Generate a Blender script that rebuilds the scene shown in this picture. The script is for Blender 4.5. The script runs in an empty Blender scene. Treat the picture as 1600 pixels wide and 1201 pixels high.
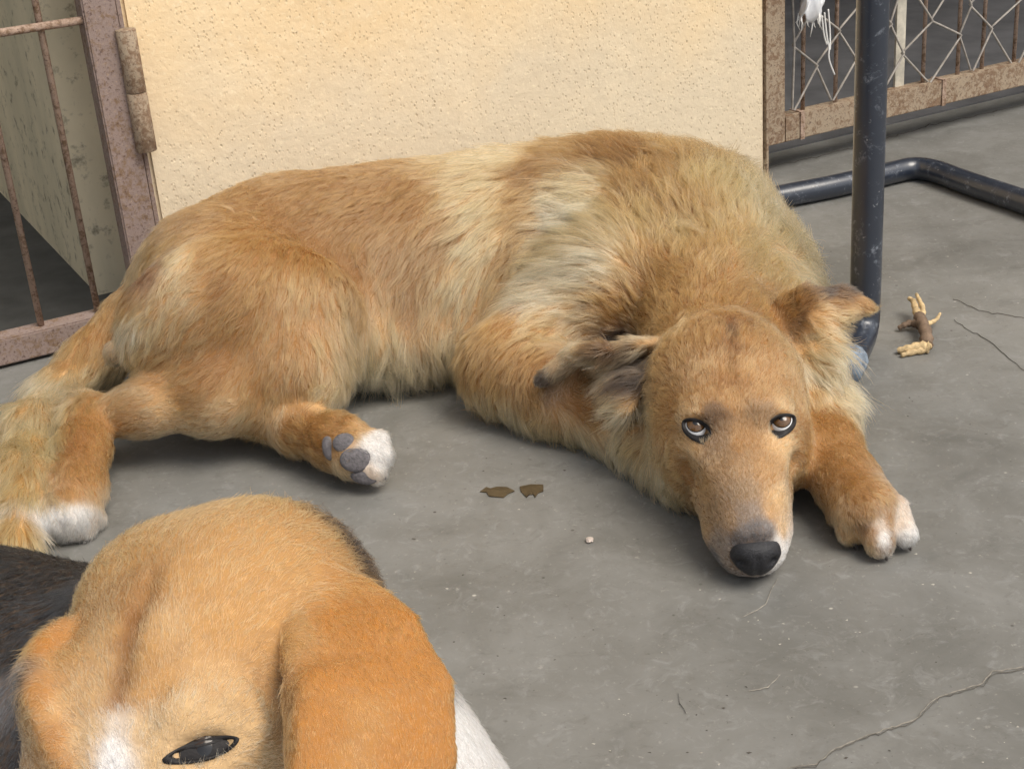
import bpy, bmesh, math, random
import numpy as np
from mathutils import Vector, Matrix

# ------------------------------------------------------------------ camera, world, sun, exposure
scene = bpy.context.scene
CAM_H, FPX, PITCH, ROLL = 0.65, 2283.0, math.radians(23.9), math.radians(4.6)
CC = np.array([0, 0, CAM_H])
_F = np.array([0, math.cos(PITCH), -math.sin(PITCH)])
_R = np.array([1.0, 0, 0])
_U = np.array([0, math.sin(PITCH), math.cos(PITCH)])
CR = math.cos(ROLL) * _R - math.sin(ROLL) * _U
CU = math.sin(ROLL) * _R + math.cos(ROLL) * _U
cam_data = bpy.data.cameras.new('camera')
cam = bpy.data.objects.new('camera', cam_data)
scene.collection.objects.link(cam)
cam_data.sensor_width = 36.0
cam_data.lens = FPX / 1600 * 36.0
cam_data.clip_start = 0.02
cam_data.clip_end = 200
cam.matrix_world = Matrix(((CR[0], CU[0], -_F[0], CC[0]), (CR[1], CU[1], -_F[1], CC[1]),
                           (CR[2], CU[2], -_F[2], CC[2]), (0, 0, 0, 1)))
scene.camera = cam

SUN_EL, SUN_AZ = math.radians(58), math.radians(128)      # azimuth: where the light comes from, from +Y towards +X
world = bpy.data.worlds.new('World')
scene.world = world
world.use_nodes = True
wn = world.node_tree
bg = wn.nodes['Background']
sky = wn.nodes.new('ShaderNodeTexSky')
sky.sky_type = 'NISHITA'
sky.sun_disc = False
sky.sun_elevation = SUN_EL
sky.sun_rotation = SUN_AZ
sky.air_density = 1.0
sky.dust_density = 3.0
hs = wn.nodes.new('ShaderNodeHueSaturation')          # hazy, nearly white sky
hs.inputs['Saturation'].default_value = 0.28
wn.links.new(sky.outputs[0], hs.inputs['Color'])
wn.links.new(hs.outputs[0], bg.inputs[0])
bg.inputs[1].default_value = 0.10
sun_data = bpy.data.lights.new('sun', 'SUN')
sun_data.energy = 1.5
sun_data.angle = math.radians(36)
sun_data.color = (1.0, 0.91, 0.78)
sun = bpy.data.objects.new('sun', sun_data)
scene.collection.objects.link(sun)
_sd = Vector((math.sin(SUN_AZ) * math.cos(SUN_EL), math.cos(SUN_AZ) * math.cos(SUN_EL), math.sin(SUN_EL)))
sun.rotation_euler = (-_sd).to_track_quat('-Z', 'Y').to_euler()
sun.location = (1.0, -1.0, 3.0)
scene.view_settings.view_transform = 'Standard'
scene.view_settings.look = 'None'
scene.view_settings.gamma = 1.0
scene.view_settings.exposure = 0.84
scene.view_settings.use_curve_mapping = False
scene.render.engine = 'CYCLES'
scene.cycles.use_denoising = True
scene.cycles.max_bounces = 6
scene.cycles.adaptive_threshold = 0.025
scene.cycles.transparent_max_bounces = 8
scene.cycles_curves.shape = 'RIBBONS'
scene.cycles_curves.subdivisions = 2

FUR = True
COL = scene.collection
rng = np.random.default_rng(7)
random.seed(7)

# ------------------------------------------------------------------ where things stand
def ray(x, y):
    d = _F + CR * (x - 800) / FPX - CU * (y - 600.5) / FPX
    return d / np.linalg.norm(d)
def Z(x, y, z=0.0):
    """point of the place at height z along a sight line"""
    d = ray(x, y)
    return CC + d * ((z - CC[2]) / d[2])
WO = Z(1195, 277)                       # right foot of the cream wall
WE = Z(90, 551) - WO
WE = WE / np.linalg.norm(WE)            # along the wall, to the left
WN = np.array([-WE[1], WE[0], 0.0])
if WN[1] > 0: WN = -WN                  # out of the wall, to the front
UP = np.array([0, 0, 1.0])
def S(s, d, z=0.0):
    return WO + WE * s + WN * d + UP * z
def D(x, y, d):
    q = ray(x, y)
    return CC + q * (((WO + WN * d - CC) @ WN) / (q @ WN))
def to_px(p):
    v = p - CC
    k = v @ _F
    return np.stack([800 + FPX * (v @ CR) / k, 600.5 - FPX * (v @ CU) / k], -1)

# ------------------------------------------------------------------ distance-field modelling of bodies
class Field:
    def __init__(self, lo, hi, h):
        self.lo = np.array(lo, float); self.h = h
        self.n = np.ceil((np.array(hi) - self.lo) / h).astype(int) + 1
        self.v = np.full(self.n, 0.2, np.float32)
        self.ax = [(self.lo[i] + h * np.arange(self.n[i])).astype(np.float32) for i in range(3)]
    def box(self, a, b, m):
        i0 = np.clip(np.floor((np.minimum(a, b) - m - self.lo) / self.h).astype(int), 0, self.n)
        i1 = np.clip(np.ceil((np.maximum(a, b) + m - self.lo) / self.h).astype(int) + 1, 0, self.n)
        sl = tuple(slice(i0[k], i1[k]) for k in range(3))
        X = self.ax[0][sl[0]][:, None, None]; Y = self.ax[1][sl[1]][None, :, None]; ZZ = self.ax[2][sl[2]][None, None, :]
        return sl, X, Y, ZZ
    def put(self, sl, d, k, sub=False):
        a = self.v[sl]
        if a.size == 0: return
        if sub:
            h = np.maximum(k - np.abs(-a - d), 0) / k
            self.v[sl] = np.maximum(a, -d) + h * h * k * 0.25
        else:
            h = np.maximum(k - np.abs(a - d), 0) / k
            self.v[sl] = np.minimum(a, d) - h * h * k * 0.25
    def cone(self, a, b, ra, rb, k=0.02, sub=False):
        a = np.array(a, float); b = np.array(b, float)
        sl, X, Y, ZZ = self.box(a, b, max(ra, rb) + k + 0.012)
        ab = b - a; L = max(ab @ ab, 1e-9)
        t = np.clip(((X - a[0]) * ab[0] + (Y - a[1]) * ab[1] + (ZZ - a[2]) * ab[2]) / L, 0, 1)
        d = np.sqrt((X - a[0] - t * ab[0]) ** 2 + (Y - a[1] - t * ab[1]) ** 2 + (ZZ - a[2] - t * ab[2]) ** 2) - (ra + (rb - ra) * t)
        self.put(sl, d, k, sub)
    def chain(self, pts, k=0.02):
        for (a, ra), (b, rb) in zip(pts[:-1], pts[1:]): self.cone(a, b, ra, rb, k)
    def ell(self, c, r, axes=None, k=0.02, sub=False):
        c = np.array(c, float); r = np.array(r, float)
        A = np.eye(3) if axes is None else np.array(axes, float)
        ext = np.sqrt(((A * r[:, None]) ** 2).sum(0))
        sl, X, Y, ZZ = self.box(c - ext, c + ext, k + 0.012)
        q0 = 0; q1 = 0
        for i in range(3):
            p = (X - c[0]) * A[i, 0] + (Y - c[1]) * A[i, 1] + (ZZ - c[2]) * A[i, 2]
            q0 = q0 + (p / r[i]) ** 2; q1 = q1 + (p / r[i] ** 2) ** 2
        k0 = np.sqrt(q0)
        d = np.where(k0 < 1e-4, -r.min(), k0 * (k0 - 1) / np.sqrt(np.maximum(q1, 1e-12)))
        self.put(sl, d, k, sub)
    def cut_below(self, z):
        self.v = np.maximum(self.v, (z - self.ax[2])[None, None, :])
    def surface(self):
        """surface nets: vertices, quads"""
        v = self.v; ins = v < 0
        n0, n1, n2 = v.shape
        cnt = np.zeros((n0 - 1, n1 - 1, n2 - 1), np.int8)
        corners = [(i, j, k) for i in (0, 1) for j in (0, 1) for k in (0, 1)]
        for i, j, k in corners:
            cnt += ins[i:n0 - 1 + i, j:n1 - 1 + j, k:n2 - 1 + k]
        act = np.argwhere((cnt > 0) & (cnt < 8))
        idx = np.full(cnt.shape, -1, np.int32)
        idx[act[:, 0], act[:, 1], act[:, 2]] = np.arange(len(act))
        acc = np.zeros((len(act), 3)); num = np.zeros(len(act))
        cv = {c: v[act[:, 0] + c[0], act[:, 1] + c[1], act[:, 2] + c[2]] for c in corners}
        for c in corners:
            for ax in range(3):
                if c[ax]: continue
                e = list(c); e[ax] = 1; e = tuple(e)
                m = (cv[c] < 0) != (cv[e] < 0)
                t = np.where(m, cv[c] / np.where(m, cv[c] - cv[e], 1), 0)
                p = np.array(c, float)[None, :].repeat(len(act), 0); p[:, ax] += t
                acc += p * m[:, None]; num += m
        pts = self.lo + (act + acc / num[:, None]) * self.h
        quads = []
        for ax in range(3):
            sl0 = [slice(1, -1)] * 3; sl1 = [slice(1, -1)] * 3
            sl0[ax] = slice(0, -1); sl1[ax] = slice(1, None)
            a = ins[tuple(sl0)]; b = ins[tuple(sl1)]
            e = np.argwhere(a != b)
            off = np.array([1, 1, 1]); off[ax] = 0
            e = e + off
            flip = ins[e[:, 0], e[:, 1], e[:, 2]]
            u, w = [(1, 2), (2, 0), (0, 1)][ax]
            def g(du, dw):
                q = e.copy(); q[:, u] -= du; q[:, w] -= dw
                return idx[q[:, 0], q[:, 1], q[:, 2]]
            q = np.stack([g(1, 1), g(0, 1), g(0, 0), g(1, 0)], 1)
            q = np.where(flip[:, None], q, q[:, ::-1])
            quads.append(q)
        return pts, np.concatenate(quads)

def mesh_from(name, pts, faces, smooth=True):
    me = bpy.data.meshes.new(name)
    faces = np.asarray(faces, np.int32)
    n = faces.shape[1]
    me.vertices.add(len(pts)); me.vertices.foreach_set('co', np.asarray(pts, np.float32).ravel())
    me.loops.add(faces.size); me.loops.foreach_set('vertex_index', faces.ravel())
    me.polygons.add(len(faces)); me.polygons.foreach_set('loop_start', np.arange(0, faces.size, n, dtype=np.int32))
    me.update(calc_edges=True)
    if smooth: me.polygons.foreach_set('use_smooth', np.ones(len(faces), bool))
    return me
def normals_of(pts, quads):
    a = pts[quads[:, 2]] - pts[quads[:, 0]]; b = pts[quads[:, 3]] - pts[quads[:, 1]]
    fn = np.cross(a, b)
    vn = np.zeros_like(pts)
    for k in range(4): np.add.at(vn, quads[:, k], fn)
    return vn / np.maximum(np.linalg.norm(vn, axis=1, keepdims=True), 1e-12)
def relax(pts, quads, it=2, lam=0.5):
    for _ in range(it):
        s = np.zeros_like(pts); c = np.zeros(len(pts))
        for k in range(4):
            i = quads[:, k]; j = quads[:, (k + 1) % 4]
            np.add.at(s, i, pts[j]); np.add.at(s, j, pts[i]); np.add.at(c, i, 1); np.add.at(c, j, 1)
        pts = pts + lam * (s / c[:, None] - pts)
    return pts
def unit(v):
    v = np.asarray(v, float); return v / np.linalg.norm(v)
def tag(o, label=None, cat=None, group=None, kind=None):
    if label: o['label'] = label
    if cat: o['category'] = cat
    if group: o['group'] = group
    if kind: o['kind'] = kind
    return o
def link(name, me, mat=None, parent=None):
    o = bpy.data.objects.new(name, me); COL.objects.link(o)
    if mat is not None: me.materials.append(mat)
    if parent is not None:
        o.parent = parent
        o.matrix_parent_inverse = Matrix.Translation(parent.location).inverted() if parent.type == 'EMPTY' else parent.matrix_world.inverted()
    return o
def empty(name, loc):
    o = bpy.data.objects.new(name, None); COL.objects.link(o); o.location = loc; o.empty_display_size = 0.05
    return o
# ------------------------------------------------------------------ materials
def mat_new(name):
    m = bpy.data.materials.new(name); m.use_nodes = True
    return m, m.node_tree.nodes, m.node_tree.links, m.node_tree.nodes['Principled BSDF']
class NB:
    """small node builder"""
    def __init__(self, name):
        self.m, self.n, self.l, self.b = mat_new(name)
        self.tc = self.n.new('ShaderNodeTexCoord').outputs['Object']
    def map(self, scale=(1, 1, 1), rot=(0, 0, 0), src=None):
        k = self.n.new('ShaderNodeMapping'); k.inputs['Scale'].default_value = scale; k.inputs['Rotation'].default_value = rot
        self.l.new(src or self.tc, k.inputs['Vector']); return k.outputs[0]
    def noise(self, scale, detail=4, rough=.6, src=None, dist=0):
        k = self.n.new('ShaderNodeTexNoise'); k.inputs['Scale'].default_value = scale; k.inputs['Detail'].default_value = detail
        k.inputs['Roughness'].default_value = rough; k.inputs['Distortion'].default_value = dist
        self.l.new(src or self.tc, k.inputs['Vector']); return k.outputs['Fac']
    def voro(self, scale, src=None, feature='F1', rand=1.0):
        k = self.n.new('ShaderNodeTexVoronoi'); k.inputs['Scale'].default_value = scale; k.feature = feature
        k.inputs['Randomness'].default_value = rand
        self.l.new(src or self.tc, k.inputs['Vector']); return k.outputs['Distance']
    def ramp(self, fac, a, b, c0=(0, 0, 0, 1), c1=(1, 1, 1, 1)):
        k = self.n.new('ShaderNodeValToRGB'); e = k.color_ramp.elements
        e[0].position = a; e[1].position = b
        e[0].color = c0 if len(c0) == 4 else (*c0, 1); e[1].color = c1 if len(c1) == 4 else (*c1, 1)
        self.l.new(fac, k.inputs[0]); return k.outputs[0]
    def mix(self, fac, a, b, mode='MIX'):
        k = self.n.new('ShaderNodeMix'); k.data_type = 'RGBA'; k.blend_type = mode; k.clamp_factor = True
        for sock, v in ((k.inputs[0], fac), (k.inputs[6], a), (k.inputs[7], b)):
            if isinstance(v, (int, float)): sock.default_value = v
            elif isinstance(v, tuple): sock.default_value = (*v, 1)[:4]
            else: self.l.new(v, sock)
        return k.outputs[2]
    def math(self, op, a, b=0.0):
        k = self.n.new('ShaderNodeMath'); k.operation = op
        for i, v in enumerate((a, b)):
            if isinstance(v, (int, float)): k.inputs[i].default_value = v
            else: self.l.new(v, k.inputs[i])
        return k.outputs[0]
    def sep(self, src=None):
        k = self.n.new('ShaderNodeSeparateXYZ'); self.l.new(src or self.tc, k.inputs[0]); return k.outputs
    def bump(self, h, strength=.3, dist=.002):
        k = self.n.new('ShaderNodeBump'); k.inputs['Strength'].default_value = strength; k.inputs['Distance'].default_value = dist
        self.l.new(h, k.inputs['Height']); self.l.new(k.outputs[0], self.b.inputs['Normal'])
    def out(self, color=None, rough=None, metal=None, spec=None):
        for key, v in (('Base Color', color), ('Roughness', rough), ('Metallic', metal), ('Specular IOR Level', spec)):
            if v is None: continue
            s = self.b.inputs[key]
            if isinstance(v, (int, float)): s.default_value = v
            elif isinstance(v, tuple): s.default_value = (*v, 1)[:4]
            else: self.l.new(v, s)
        return self.m

def m_floor():
    k = NB('cement_floor')
    big = k.noise(2.2, 5, .6, dist=.4); mid = k.noise(11, 6, .65, dist=.6); fine = k.noise(140, 3, .7)
    scr = k.noise(46, 5, .75, dist=1.2)
    scr2 = k.noise(30, 5, .75, dist=1.5, src=k.map((1, 1.6, 1), (0, 0, -.5)))
    c = k.mix(k.ramp(big, .35, .68), (.128, .126, .115), (.200, .196, .182))
    c = k.mix(k.math('MULTIPLY', k.ramp(mid, .45, .72), .55), c, (.235, .235, .225))
    c = k.mix(k.math('MULTIPLY', k.ramp(mid, .30, .44, (1, 1, 1, 1), (0, 0, 0, 1)), .5), c, (.098, .097, .088))
    c = k.mix(k.math('MULTIPLY', k.ramp(scr, .54, .72), .55), c, (.265, .266, .258))
    c = k.mix(k.math('MULTIPLY', k.ramp(scr2, .55, .74), .55), c, (.105, .10, .088))
    c = k.mix(k.math('MULTIPLY', k.ramp(fine, .62, .74), .5), c, (.36, .345, .315))
    c = k.mix(k.math('MULTIPLY', k.ramp(fine, .26, .37, (1, 1, 1, 1), (0, 0, 0, 1)), .6), c, (.08, .072, .062))
    v = k.voro(34, src=k.map((1, 1, 1), (0, 0, .3)))
    spk = k.math('MULTIPLY', k.ramp(v, .035, .07, (1, 1, 1, 1), (0, 0, 0, 1)), k.ramp(k.noise(6, 2), .5, .6))
    c = k.mix(spk, c, (.055, .047, .04))
    vv = k.voro(27, src=k.map((1, 1.3, 1), (0, 0, 1.1)))
    chip = k.math('MULTIPLY', k.ramp(vv, .03, .06, (1, 1, 1, 1), (0, 0, 0, 1)), k.ramp(k.noise(9, 2), .52, .6))
    c = k.mix(chip, c, (.42, .40, .36))
    k.bump(k.math('ADD', k.math('MULTIPLY', mid, .6), k.math('MULTIPLY', fine, .4)), .35, .0015)
    return k.out(c, k.ramp(big, .3, .7, (.48, .48, .48), (.66, .66, .66)), spec=.4)
def m_wall():
    k = NB('cream_plaster')
    big = k.noise(3.0, 4, .6, dist=.5); mid = k.noise(14, 5, .6)
    fl = k.map((1.0, 1.0, .62), (0, .55, .35))
    v = k.voro(190, src=fl); v2 = k.voro(120, src=fl)
    msk = k.ramp(k.noise(4.2, 3, .6), .30, .56)
    c = k.mix(k.ramp(big, .36, .66), (.77, .58, .345), (.83, .65, .41))
    z = k.sep()[2]
    low = k.math('ADD', z, k.math('MULTIPLY', k.math('SUBTRACT', k.noise(5, 3), .5), .30))
    worn = k.ramp(low, .20, .36, (1, 1, 1, 1), (0, 0, 0, 1))
    c = k.mix(k.math('MULTIPLY', worn, .55), c, (.62, .565, .46))
    c = k.mix(k.math('MULTIPLY', k.ramp(mid, .52, .7), .35), c, (.84, .70, .49))
    pit = k.math('MULTIPLY', k.ramp(v, .14, .26, (1, 1, 1, 1), (0, 0, 0, 1)), msk)
    pit2 = k.math('MULTIPLY', k.ramp(v2, .10, .17, (1, 1, 1, 1), (0, 0, 0, 1)), msk)
    c = k.mix(k.math('MULTIPLY', pit, .24), c, (.46, .32, .16))
    c = k.mix(k.math('MULTIPLY', pit2, .38), c, (.34, .23, .12))
    c = k.mix(k.math('MULTIPLY', k.ramp(k.noise(170, 3, .7), .56, .68), .4), c, (.90, .78, .56))
    hgt = k.math('SUBTRACT', k.noise(60, 4, .65), k.math('MULTIPLY', k.math('ADD', pit, pit2), .5))
    k.bump(hgt, .5, .003)
    return k.out(c, .85, spec=.25)
def m_sidewall():
    k = NB('grimy_plaster')
    st = k.map((1, 1, .3))
    a = k.noise(5, 5, .6, dist=.6, src=st); b = k.noise(40, 5, .7)
    c = k.mix(k.ramp(a, .36, .64), (.52, .48, .36), (.74, .66, .49))
    c = k.mix(k.math('MULTIPLY', k.ramp(b, .55, .68), .7), c, (.12, .11, .085))
    k.bump(b, .4, .003)
    return k.out(c, .9, spec=.2)
def m_rust(name, pale, amount=.5):
    k = NB(name)
    a = k.noise(120, 5, .75, dist=.5); b = k.noise(260, 3, .7)
    s = k.noise(16, 3, .6)
    t = k.math('ADD', k.math('MULTIPLY', a, .7), k.math('MULTIPLY', s, .3))
    c = k.mix(k.ramp(t, .5 - amount * .12, .5 + .10 - amount * .12), pale, (.20, .128, .08))
    c = k.mix(k.math('MULTIPLY', k.ramp(b, .56, .66), .7), c, (.085, .045, .035))
    c = k.mix(k.math('MULTIPLY', k.ramp(b, .30, .40, (1, 1, 1, 1), (0, 0, 0, 1)), .5), c, (.42, .30, .20))
    k.bump(k.math('ADD', a, b), .5, .0012)
    return k.out(c, .78, 0.0, .3)
def m_blackpipe():
    k = NB('worn_black_paint')
    a = k.noise(38, 6, .75, dist=.5); b = k.noise(300, 2, .6)
    w = k.math('MULTIPLY', k.ramp(a, .54, .66), k.ramp(b, .40, .6))
    c = k.mix(k.math('MULTIPLY', w, .5), (.017, .023, .037), (.30, .33, .38))
    c = k.mix(k.math('MULTIPLY', k.ramp(k.noise(160, 3), .68, .74), .5), c, (.35, .36, .37))
    k.b.inputs['Coat Weight'].default_value = .7; k.b.inputs['Coat Roughness'].default_value = .22
    k.bump(a, .12, .001)
    return k.out(c, k.ramp(a, .3, .7, (.26, .26, .26), (.5, .5, .5)), spec=.5)
def m_plain(name, col, rough=.6, var=.25, scale=60, bump=.2, spec=.4):
    k = NB(name)
    a = k.noise(scale, 5, .65)
    lo = tuple(x * (1 - var) for x in col); hi = tuple(min(1, x * (1 + var)) for x in col)
    c = k.mix(k.ramp(a, .3, .7), lo, hi)
    k.bump(a, bump, .001)
    return k.out(c, rough, spec=spec)

# ------------------------------------------------------------------ mesh helpers
def obox(c0, ax, size):
    """box with its corner at c0 spanned by unit axes ax and sizes; returns verts, quads"""
    P = []
    for i in (0, 1):
        for j in (0, 1):
            for kk in (0, 1):
                P.append(c0 + ax[0] * size[0] * i + ax[1] * size[1] * j + ax[2] * size[2] * kk)
    Q = [(0, 1, 3, 2), (4, 6, 7, 5), (0, 4, 5, 1), (2, 3, 7, 6), (0, 2, 6, 4), (1, 5, 7, 3)]
    return P, Q
def box_obj(name, s0, s1, d0, d1, z0, z1, mat, parent=None, bevel=0.0):
    P, Q = obox(S(min(s0, s1), min(d0, d1), z0), (WE, WN, UP), (abs(s1 - s0), abs(d1 - d0), z1 - z0))
    bm = bmesh.new()
    vs = [bm.verts.new(p) for p in P]
    for q in Q: bm.faces.new([vs[i] for i in q])
    bmesh.ops.recalc_face_normals(bm, faces=bm.faces)
    if bevel > 0:
        bmesh.ops.bevel(bm, geom=list(bm.edges), offset=bevel, segments=2, affect='EDGES')
    me = bpy.data.meshes.new(name); bm.to_mesh(me); bm.free()
    return link(name, me, mat, parent)
def tube_mesh(name, pts, rad, seg=12, cap=True):
    pts = [np.array(p, float) for p in pts]
    n = len(pts); rad = [rad] * n if isinstance(rad, (int, float)) else rad
    V = []; Fq = []
    prev = None
    for i, p in enumerate(pts):
        t = unit(pts[min(i + 1, n - 1)] - pts[max(i - 1, 0)])
        if prev is None:
            a = UP if abs(t[2]) < .9 else np.array([1.0, 0, 0])
            u = unit(np.cross(t, a))
        else:
            u = unit(prev - t * (prev @ t))
        prev = u; w = np.cross(t, u)
        for k in range(seg):
            A = 2 * math.pi * k / seg
            V.append(p + rad[i] * (u * math.cos(A) + w * math.sin(A)))
    for i in range(n - 1):
        for k in range(seg):
            Fq.append((i * seg + k, i * seg + (k + 1) % seg, (i + 1) * seg + (k + 1) % seg, (i + 1) * seg + k))
    me = bpy.data.meshes.new(name)
    faces = [tuple(q) for q in Fq]
    if cap: faces += [tuple(range(seg))[::-1], tuple((n - 1) * seg + k for k in range(seg))]
    me.from_pydata([tuple(v) for v in V], [], faces)
    me.polygons.foreach_set('use_smooth', [True] * len(faces)); me.update()
    return me
def smooth_path(pts, rounds=3):
    pts = [np.array(p, float) for p in pts]
    for _ in range(rounds):
        q = [pts[0]]
        for a, b in zip(pts[:-1], pts[1:]): q += [a * .75 + b * .25, a * .25 + b * .75]
        q.append(pts[-1]); pts = q
    return pts

# ------------------------------------------------------------------ the setting
M_FLOOR = m_floor(); M_WALL = m_wall(); M_SIDE = m_sidewall()
M_RUSTL = m_rust('rusty_lilac_paint', (.27, .205, .18), .1); M_RUSTR = m_rust('rusty_tan_steel', (.34, .268, .19), .3)
M_BAR = m_rust('rusty_bar', (.40, .29, .225), .2); M_PIPE = m_blackpipe()
M_DARK = m_plain('shade_dark_concrete', (.075, .075, .078), .8, .3, 8)  # colour kept dark so the room behind the gate looks shaded
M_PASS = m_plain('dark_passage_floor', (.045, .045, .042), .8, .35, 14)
bm = bmesh.new()
bmesh.ops.create_grid(bm, x_segments=40, y_segments=40, size=30)
me = bpy.data.meshes.new('floor'); bm.to_mesh(me); bm.free()
floor = tag(link('floor', me, M_FLOOR), kind='structure')
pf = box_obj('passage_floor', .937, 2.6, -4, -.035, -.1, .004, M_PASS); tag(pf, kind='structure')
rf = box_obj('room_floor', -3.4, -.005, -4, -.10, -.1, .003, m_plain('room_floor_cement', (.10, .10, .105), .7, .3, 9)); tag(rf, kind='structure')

WH = 2.3
wall = box_obj('plaster_wall', 0.0, .936, -.16, 0, -.02, WH, M_WALL, bevel=.004)
tag(wall, 'cream roughcast plaster wall with pitted surface behind the golden dog', 'wall')
side = box_obj('side_wall', .93, .995, -3.9, -.165, -.02, WH, M_SIDE)
tag(side, 'grimy grey green plaster side wall seen through the left barred gate', 'wall')
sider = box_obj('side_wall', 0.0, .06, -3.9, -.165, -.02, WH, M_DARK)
tag(sider, 'inner wall coloured dark like shade running back beside the wire mesh gate', 'wall')
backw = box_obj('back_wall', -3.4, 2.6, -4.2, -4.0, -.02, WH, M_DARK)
tag(backw, 'rear wall coloured dark like shade deep inside the room behind the wire mesh gate', 'wall')
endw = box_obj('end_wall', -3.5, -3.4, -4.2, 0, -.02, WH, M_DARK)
tag(endw, 'end wall coloured dark like shade of the room behind the mesh gate', 'wall')
farw = box_obj('end_wall', 2.6, 2.72, -4.2, 0, -.02, WH, M_SIDE)
tag(farw, 'plain plaster end wall of the passage behind the left gate', 'wall')
roof = box_obj('roof_slab', -3.5, .99, -4.2, .05, WH, WH + .12, M_DARK)  # out of view, put over the rooms to keep them dark
tag(roof, 'unseen flat roof slab resting on the cream plaster wall to darken the rooms', 'roof')
lint = box_obj('wall_lintel', -3.4, -.005, -.12, 0, 1.75, WH, M_WALL)
tag(lint, 'cream plaster lintel above the wire mesh gate', 'wall')

# rusty jamb strips at both wall ends
j = box_obj('door_jamb', -.0045, -.0005, -.05, .004, .0, 1.75, M_RUSTR); tag(j, 'thin rusty steel jamb strip on the right end of the cream wall', 'jamb')
j = box_obj('door_jamb', .9375, .9425, -.03, .003, .0, 1.75, M_RUSTL); tag(j, 'thin rusty steel jamb strip beside the barrel hinge', 'jamb')

# ------------------------------------------------------------------ left gate: steel frame, rods, barrel hinge
g = empty('barred_gate', S(1.35, 0, .004)); tag(g, 'rusty lilac painted steel gate with thin vertical rods and barrel hinge', 'gate')
GD0, GD1 = -.022, .012
box_obj('stile', .945, .984, GD0, GD1, .004, 1.7, M_RUSTL, g, .002)
box_obj('stile', 1.76, 1.80, GD0, GD1, .004, 1.7, M_RUSTL, g, .002)
box_obj('bottom_rail', .9845, 1.7595, GD0, GD1 - .001, .004, .037, M_RUSTL, g, .002)
box_obj('top_rail', .9845, 1.7595, GD0, GD1 - .001, 1.66, 1.699, M_RUSTL, g, .002)
for i in range(10):
    s_ = 1.031 + i * .0705
    me = tube_mesh('bar', [S(s_ + random.uniform(-.002, .002), -.006, .036), S(s_, -.006, .8), S(s_, -.006, 1.661)], .0042, 8)
    link('bar', me, M_BAR, g)
for zz in (.387, .80, 1.22):
    link('cross_bar', tube_mesh('cross_bar', [S(.984, .002, zz), S(1.76, .002, zz)], .0048, 8), M_BAR, g)
h = link('hinge', tube_mesh('hinge', [S(.9405, .016, .228), S(.9405, .016, .2285), S(.9405, .016, .2975), S(.9405, .016, .298)], [.0118, .0122, .0122, .0118], 14), M_RUSTR, g)
link('hinge_sleeve', tube_mesh('hinge_sleeve', [S(.9405, .016, .2988), S(.9405, .016, .2993), S(.9405, .016, .3715), S(.9405, .016, .372)], [.0115, .0119, .0119, .0114], 14), M_RUSTR, h)

# ------------------------------------------------------------------ right gate: angle frame, rods, chain-link wire
g = empty('mesh_gate', S(-.8, -.01, .045)); tag(g, 'rusty steel gate with vertical rods covered by bent chain link wire', 'gate')
RD0, RD1 = -.03, -.004
box_obj('stile', -.009, -.043, RD0, RD1, .0455, 1.7, M_RUSTR, g, .0015)
box_obj('stile', -1.56, -1.60, RD0, RD1, .0455, 1.7, M_RUSTR, g, .0015)
box_obj('bottom_rail', -.0435, -1.5595, RD0, RD1 - .001, .0455, .0865, M_RUSTR, g, .0015)
box_obj('top_rail', -.0435, -1.5595, RD0, RD1 - .001, 1.66, 1.699, M_RUSTR, g, .0015)
for s_ in (-.292, -.72, -1.15): box_obj('flat_bar', s_ + .0095, s_ - .0095, -.028, -.024, .085, 1.662, m_plain('pale_primer', (.50, .46, .38), .7, .35, 35), g)
for i, s_ in enumerate([-.088, -.153, -.336, -.412, -.4665, -.54, -.60, -.665, -.79, -.86, -.93, -1.0, -1.07, -1.22, -1.29, -1.37, -1.44, -1.51]):
    dx = random.uniform(-.006, .006)
    link('bar', tube_mesh('bar', [S(s_, -.018, .085), S(s_ + dx * .3, -.018, .4), S(s_ + dx, -.018, 1.0), S(s_, -.018, 1.661)], .0034, 7), M_BAR, g)
for s_ in (-.0765, -.37): box_obj('weld_strap', s_ + .004, s_ - .004, RD0 - .001, RD1 + .0012, .0445, .088, M_BAR, g)
M_WIRE = m_plain('galvanised_wire', (.33, .30, .265), .55, .3, 90)
pw, ph = .098, .057
def kink(q):
    o = []
    for i, p in enumerate(q):
        if 0 < i < len(q) - 1: o += [p * .86 + q[i - 1] * .14, p, p * .86 + q[i + 1] * .14]
        else: o.append(p)
    return o
r2 = random.Random(11)
node = {}
for i in range(-1, 42):
    for k in range(0, 28):
        node[i, k] = (r2.uniform(-.016, .016), r2.uniform(-.013, .013))
for i in range(20):
    for sg in (1, -1):
        q = []
        for k in range(27):
            hi = 2 * i + sg * (k % 2)
            jx, jz = node.get((hi, k), (0, 0))
            x_ = -.05 - hi * pw * .5 + jx
            if -1.56 < x_ < -.044: q.append(S(x_, -.0105 + .0025 * sg * (1 if k % 4 < 2 else -1), .088 + k * ph * .93 + jz))
        if len(q) > 3: link('mesh_wire', tube_mesh('mesh_wire', kink(q), .0018, 6, False), M_WIRE, g)

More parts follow.
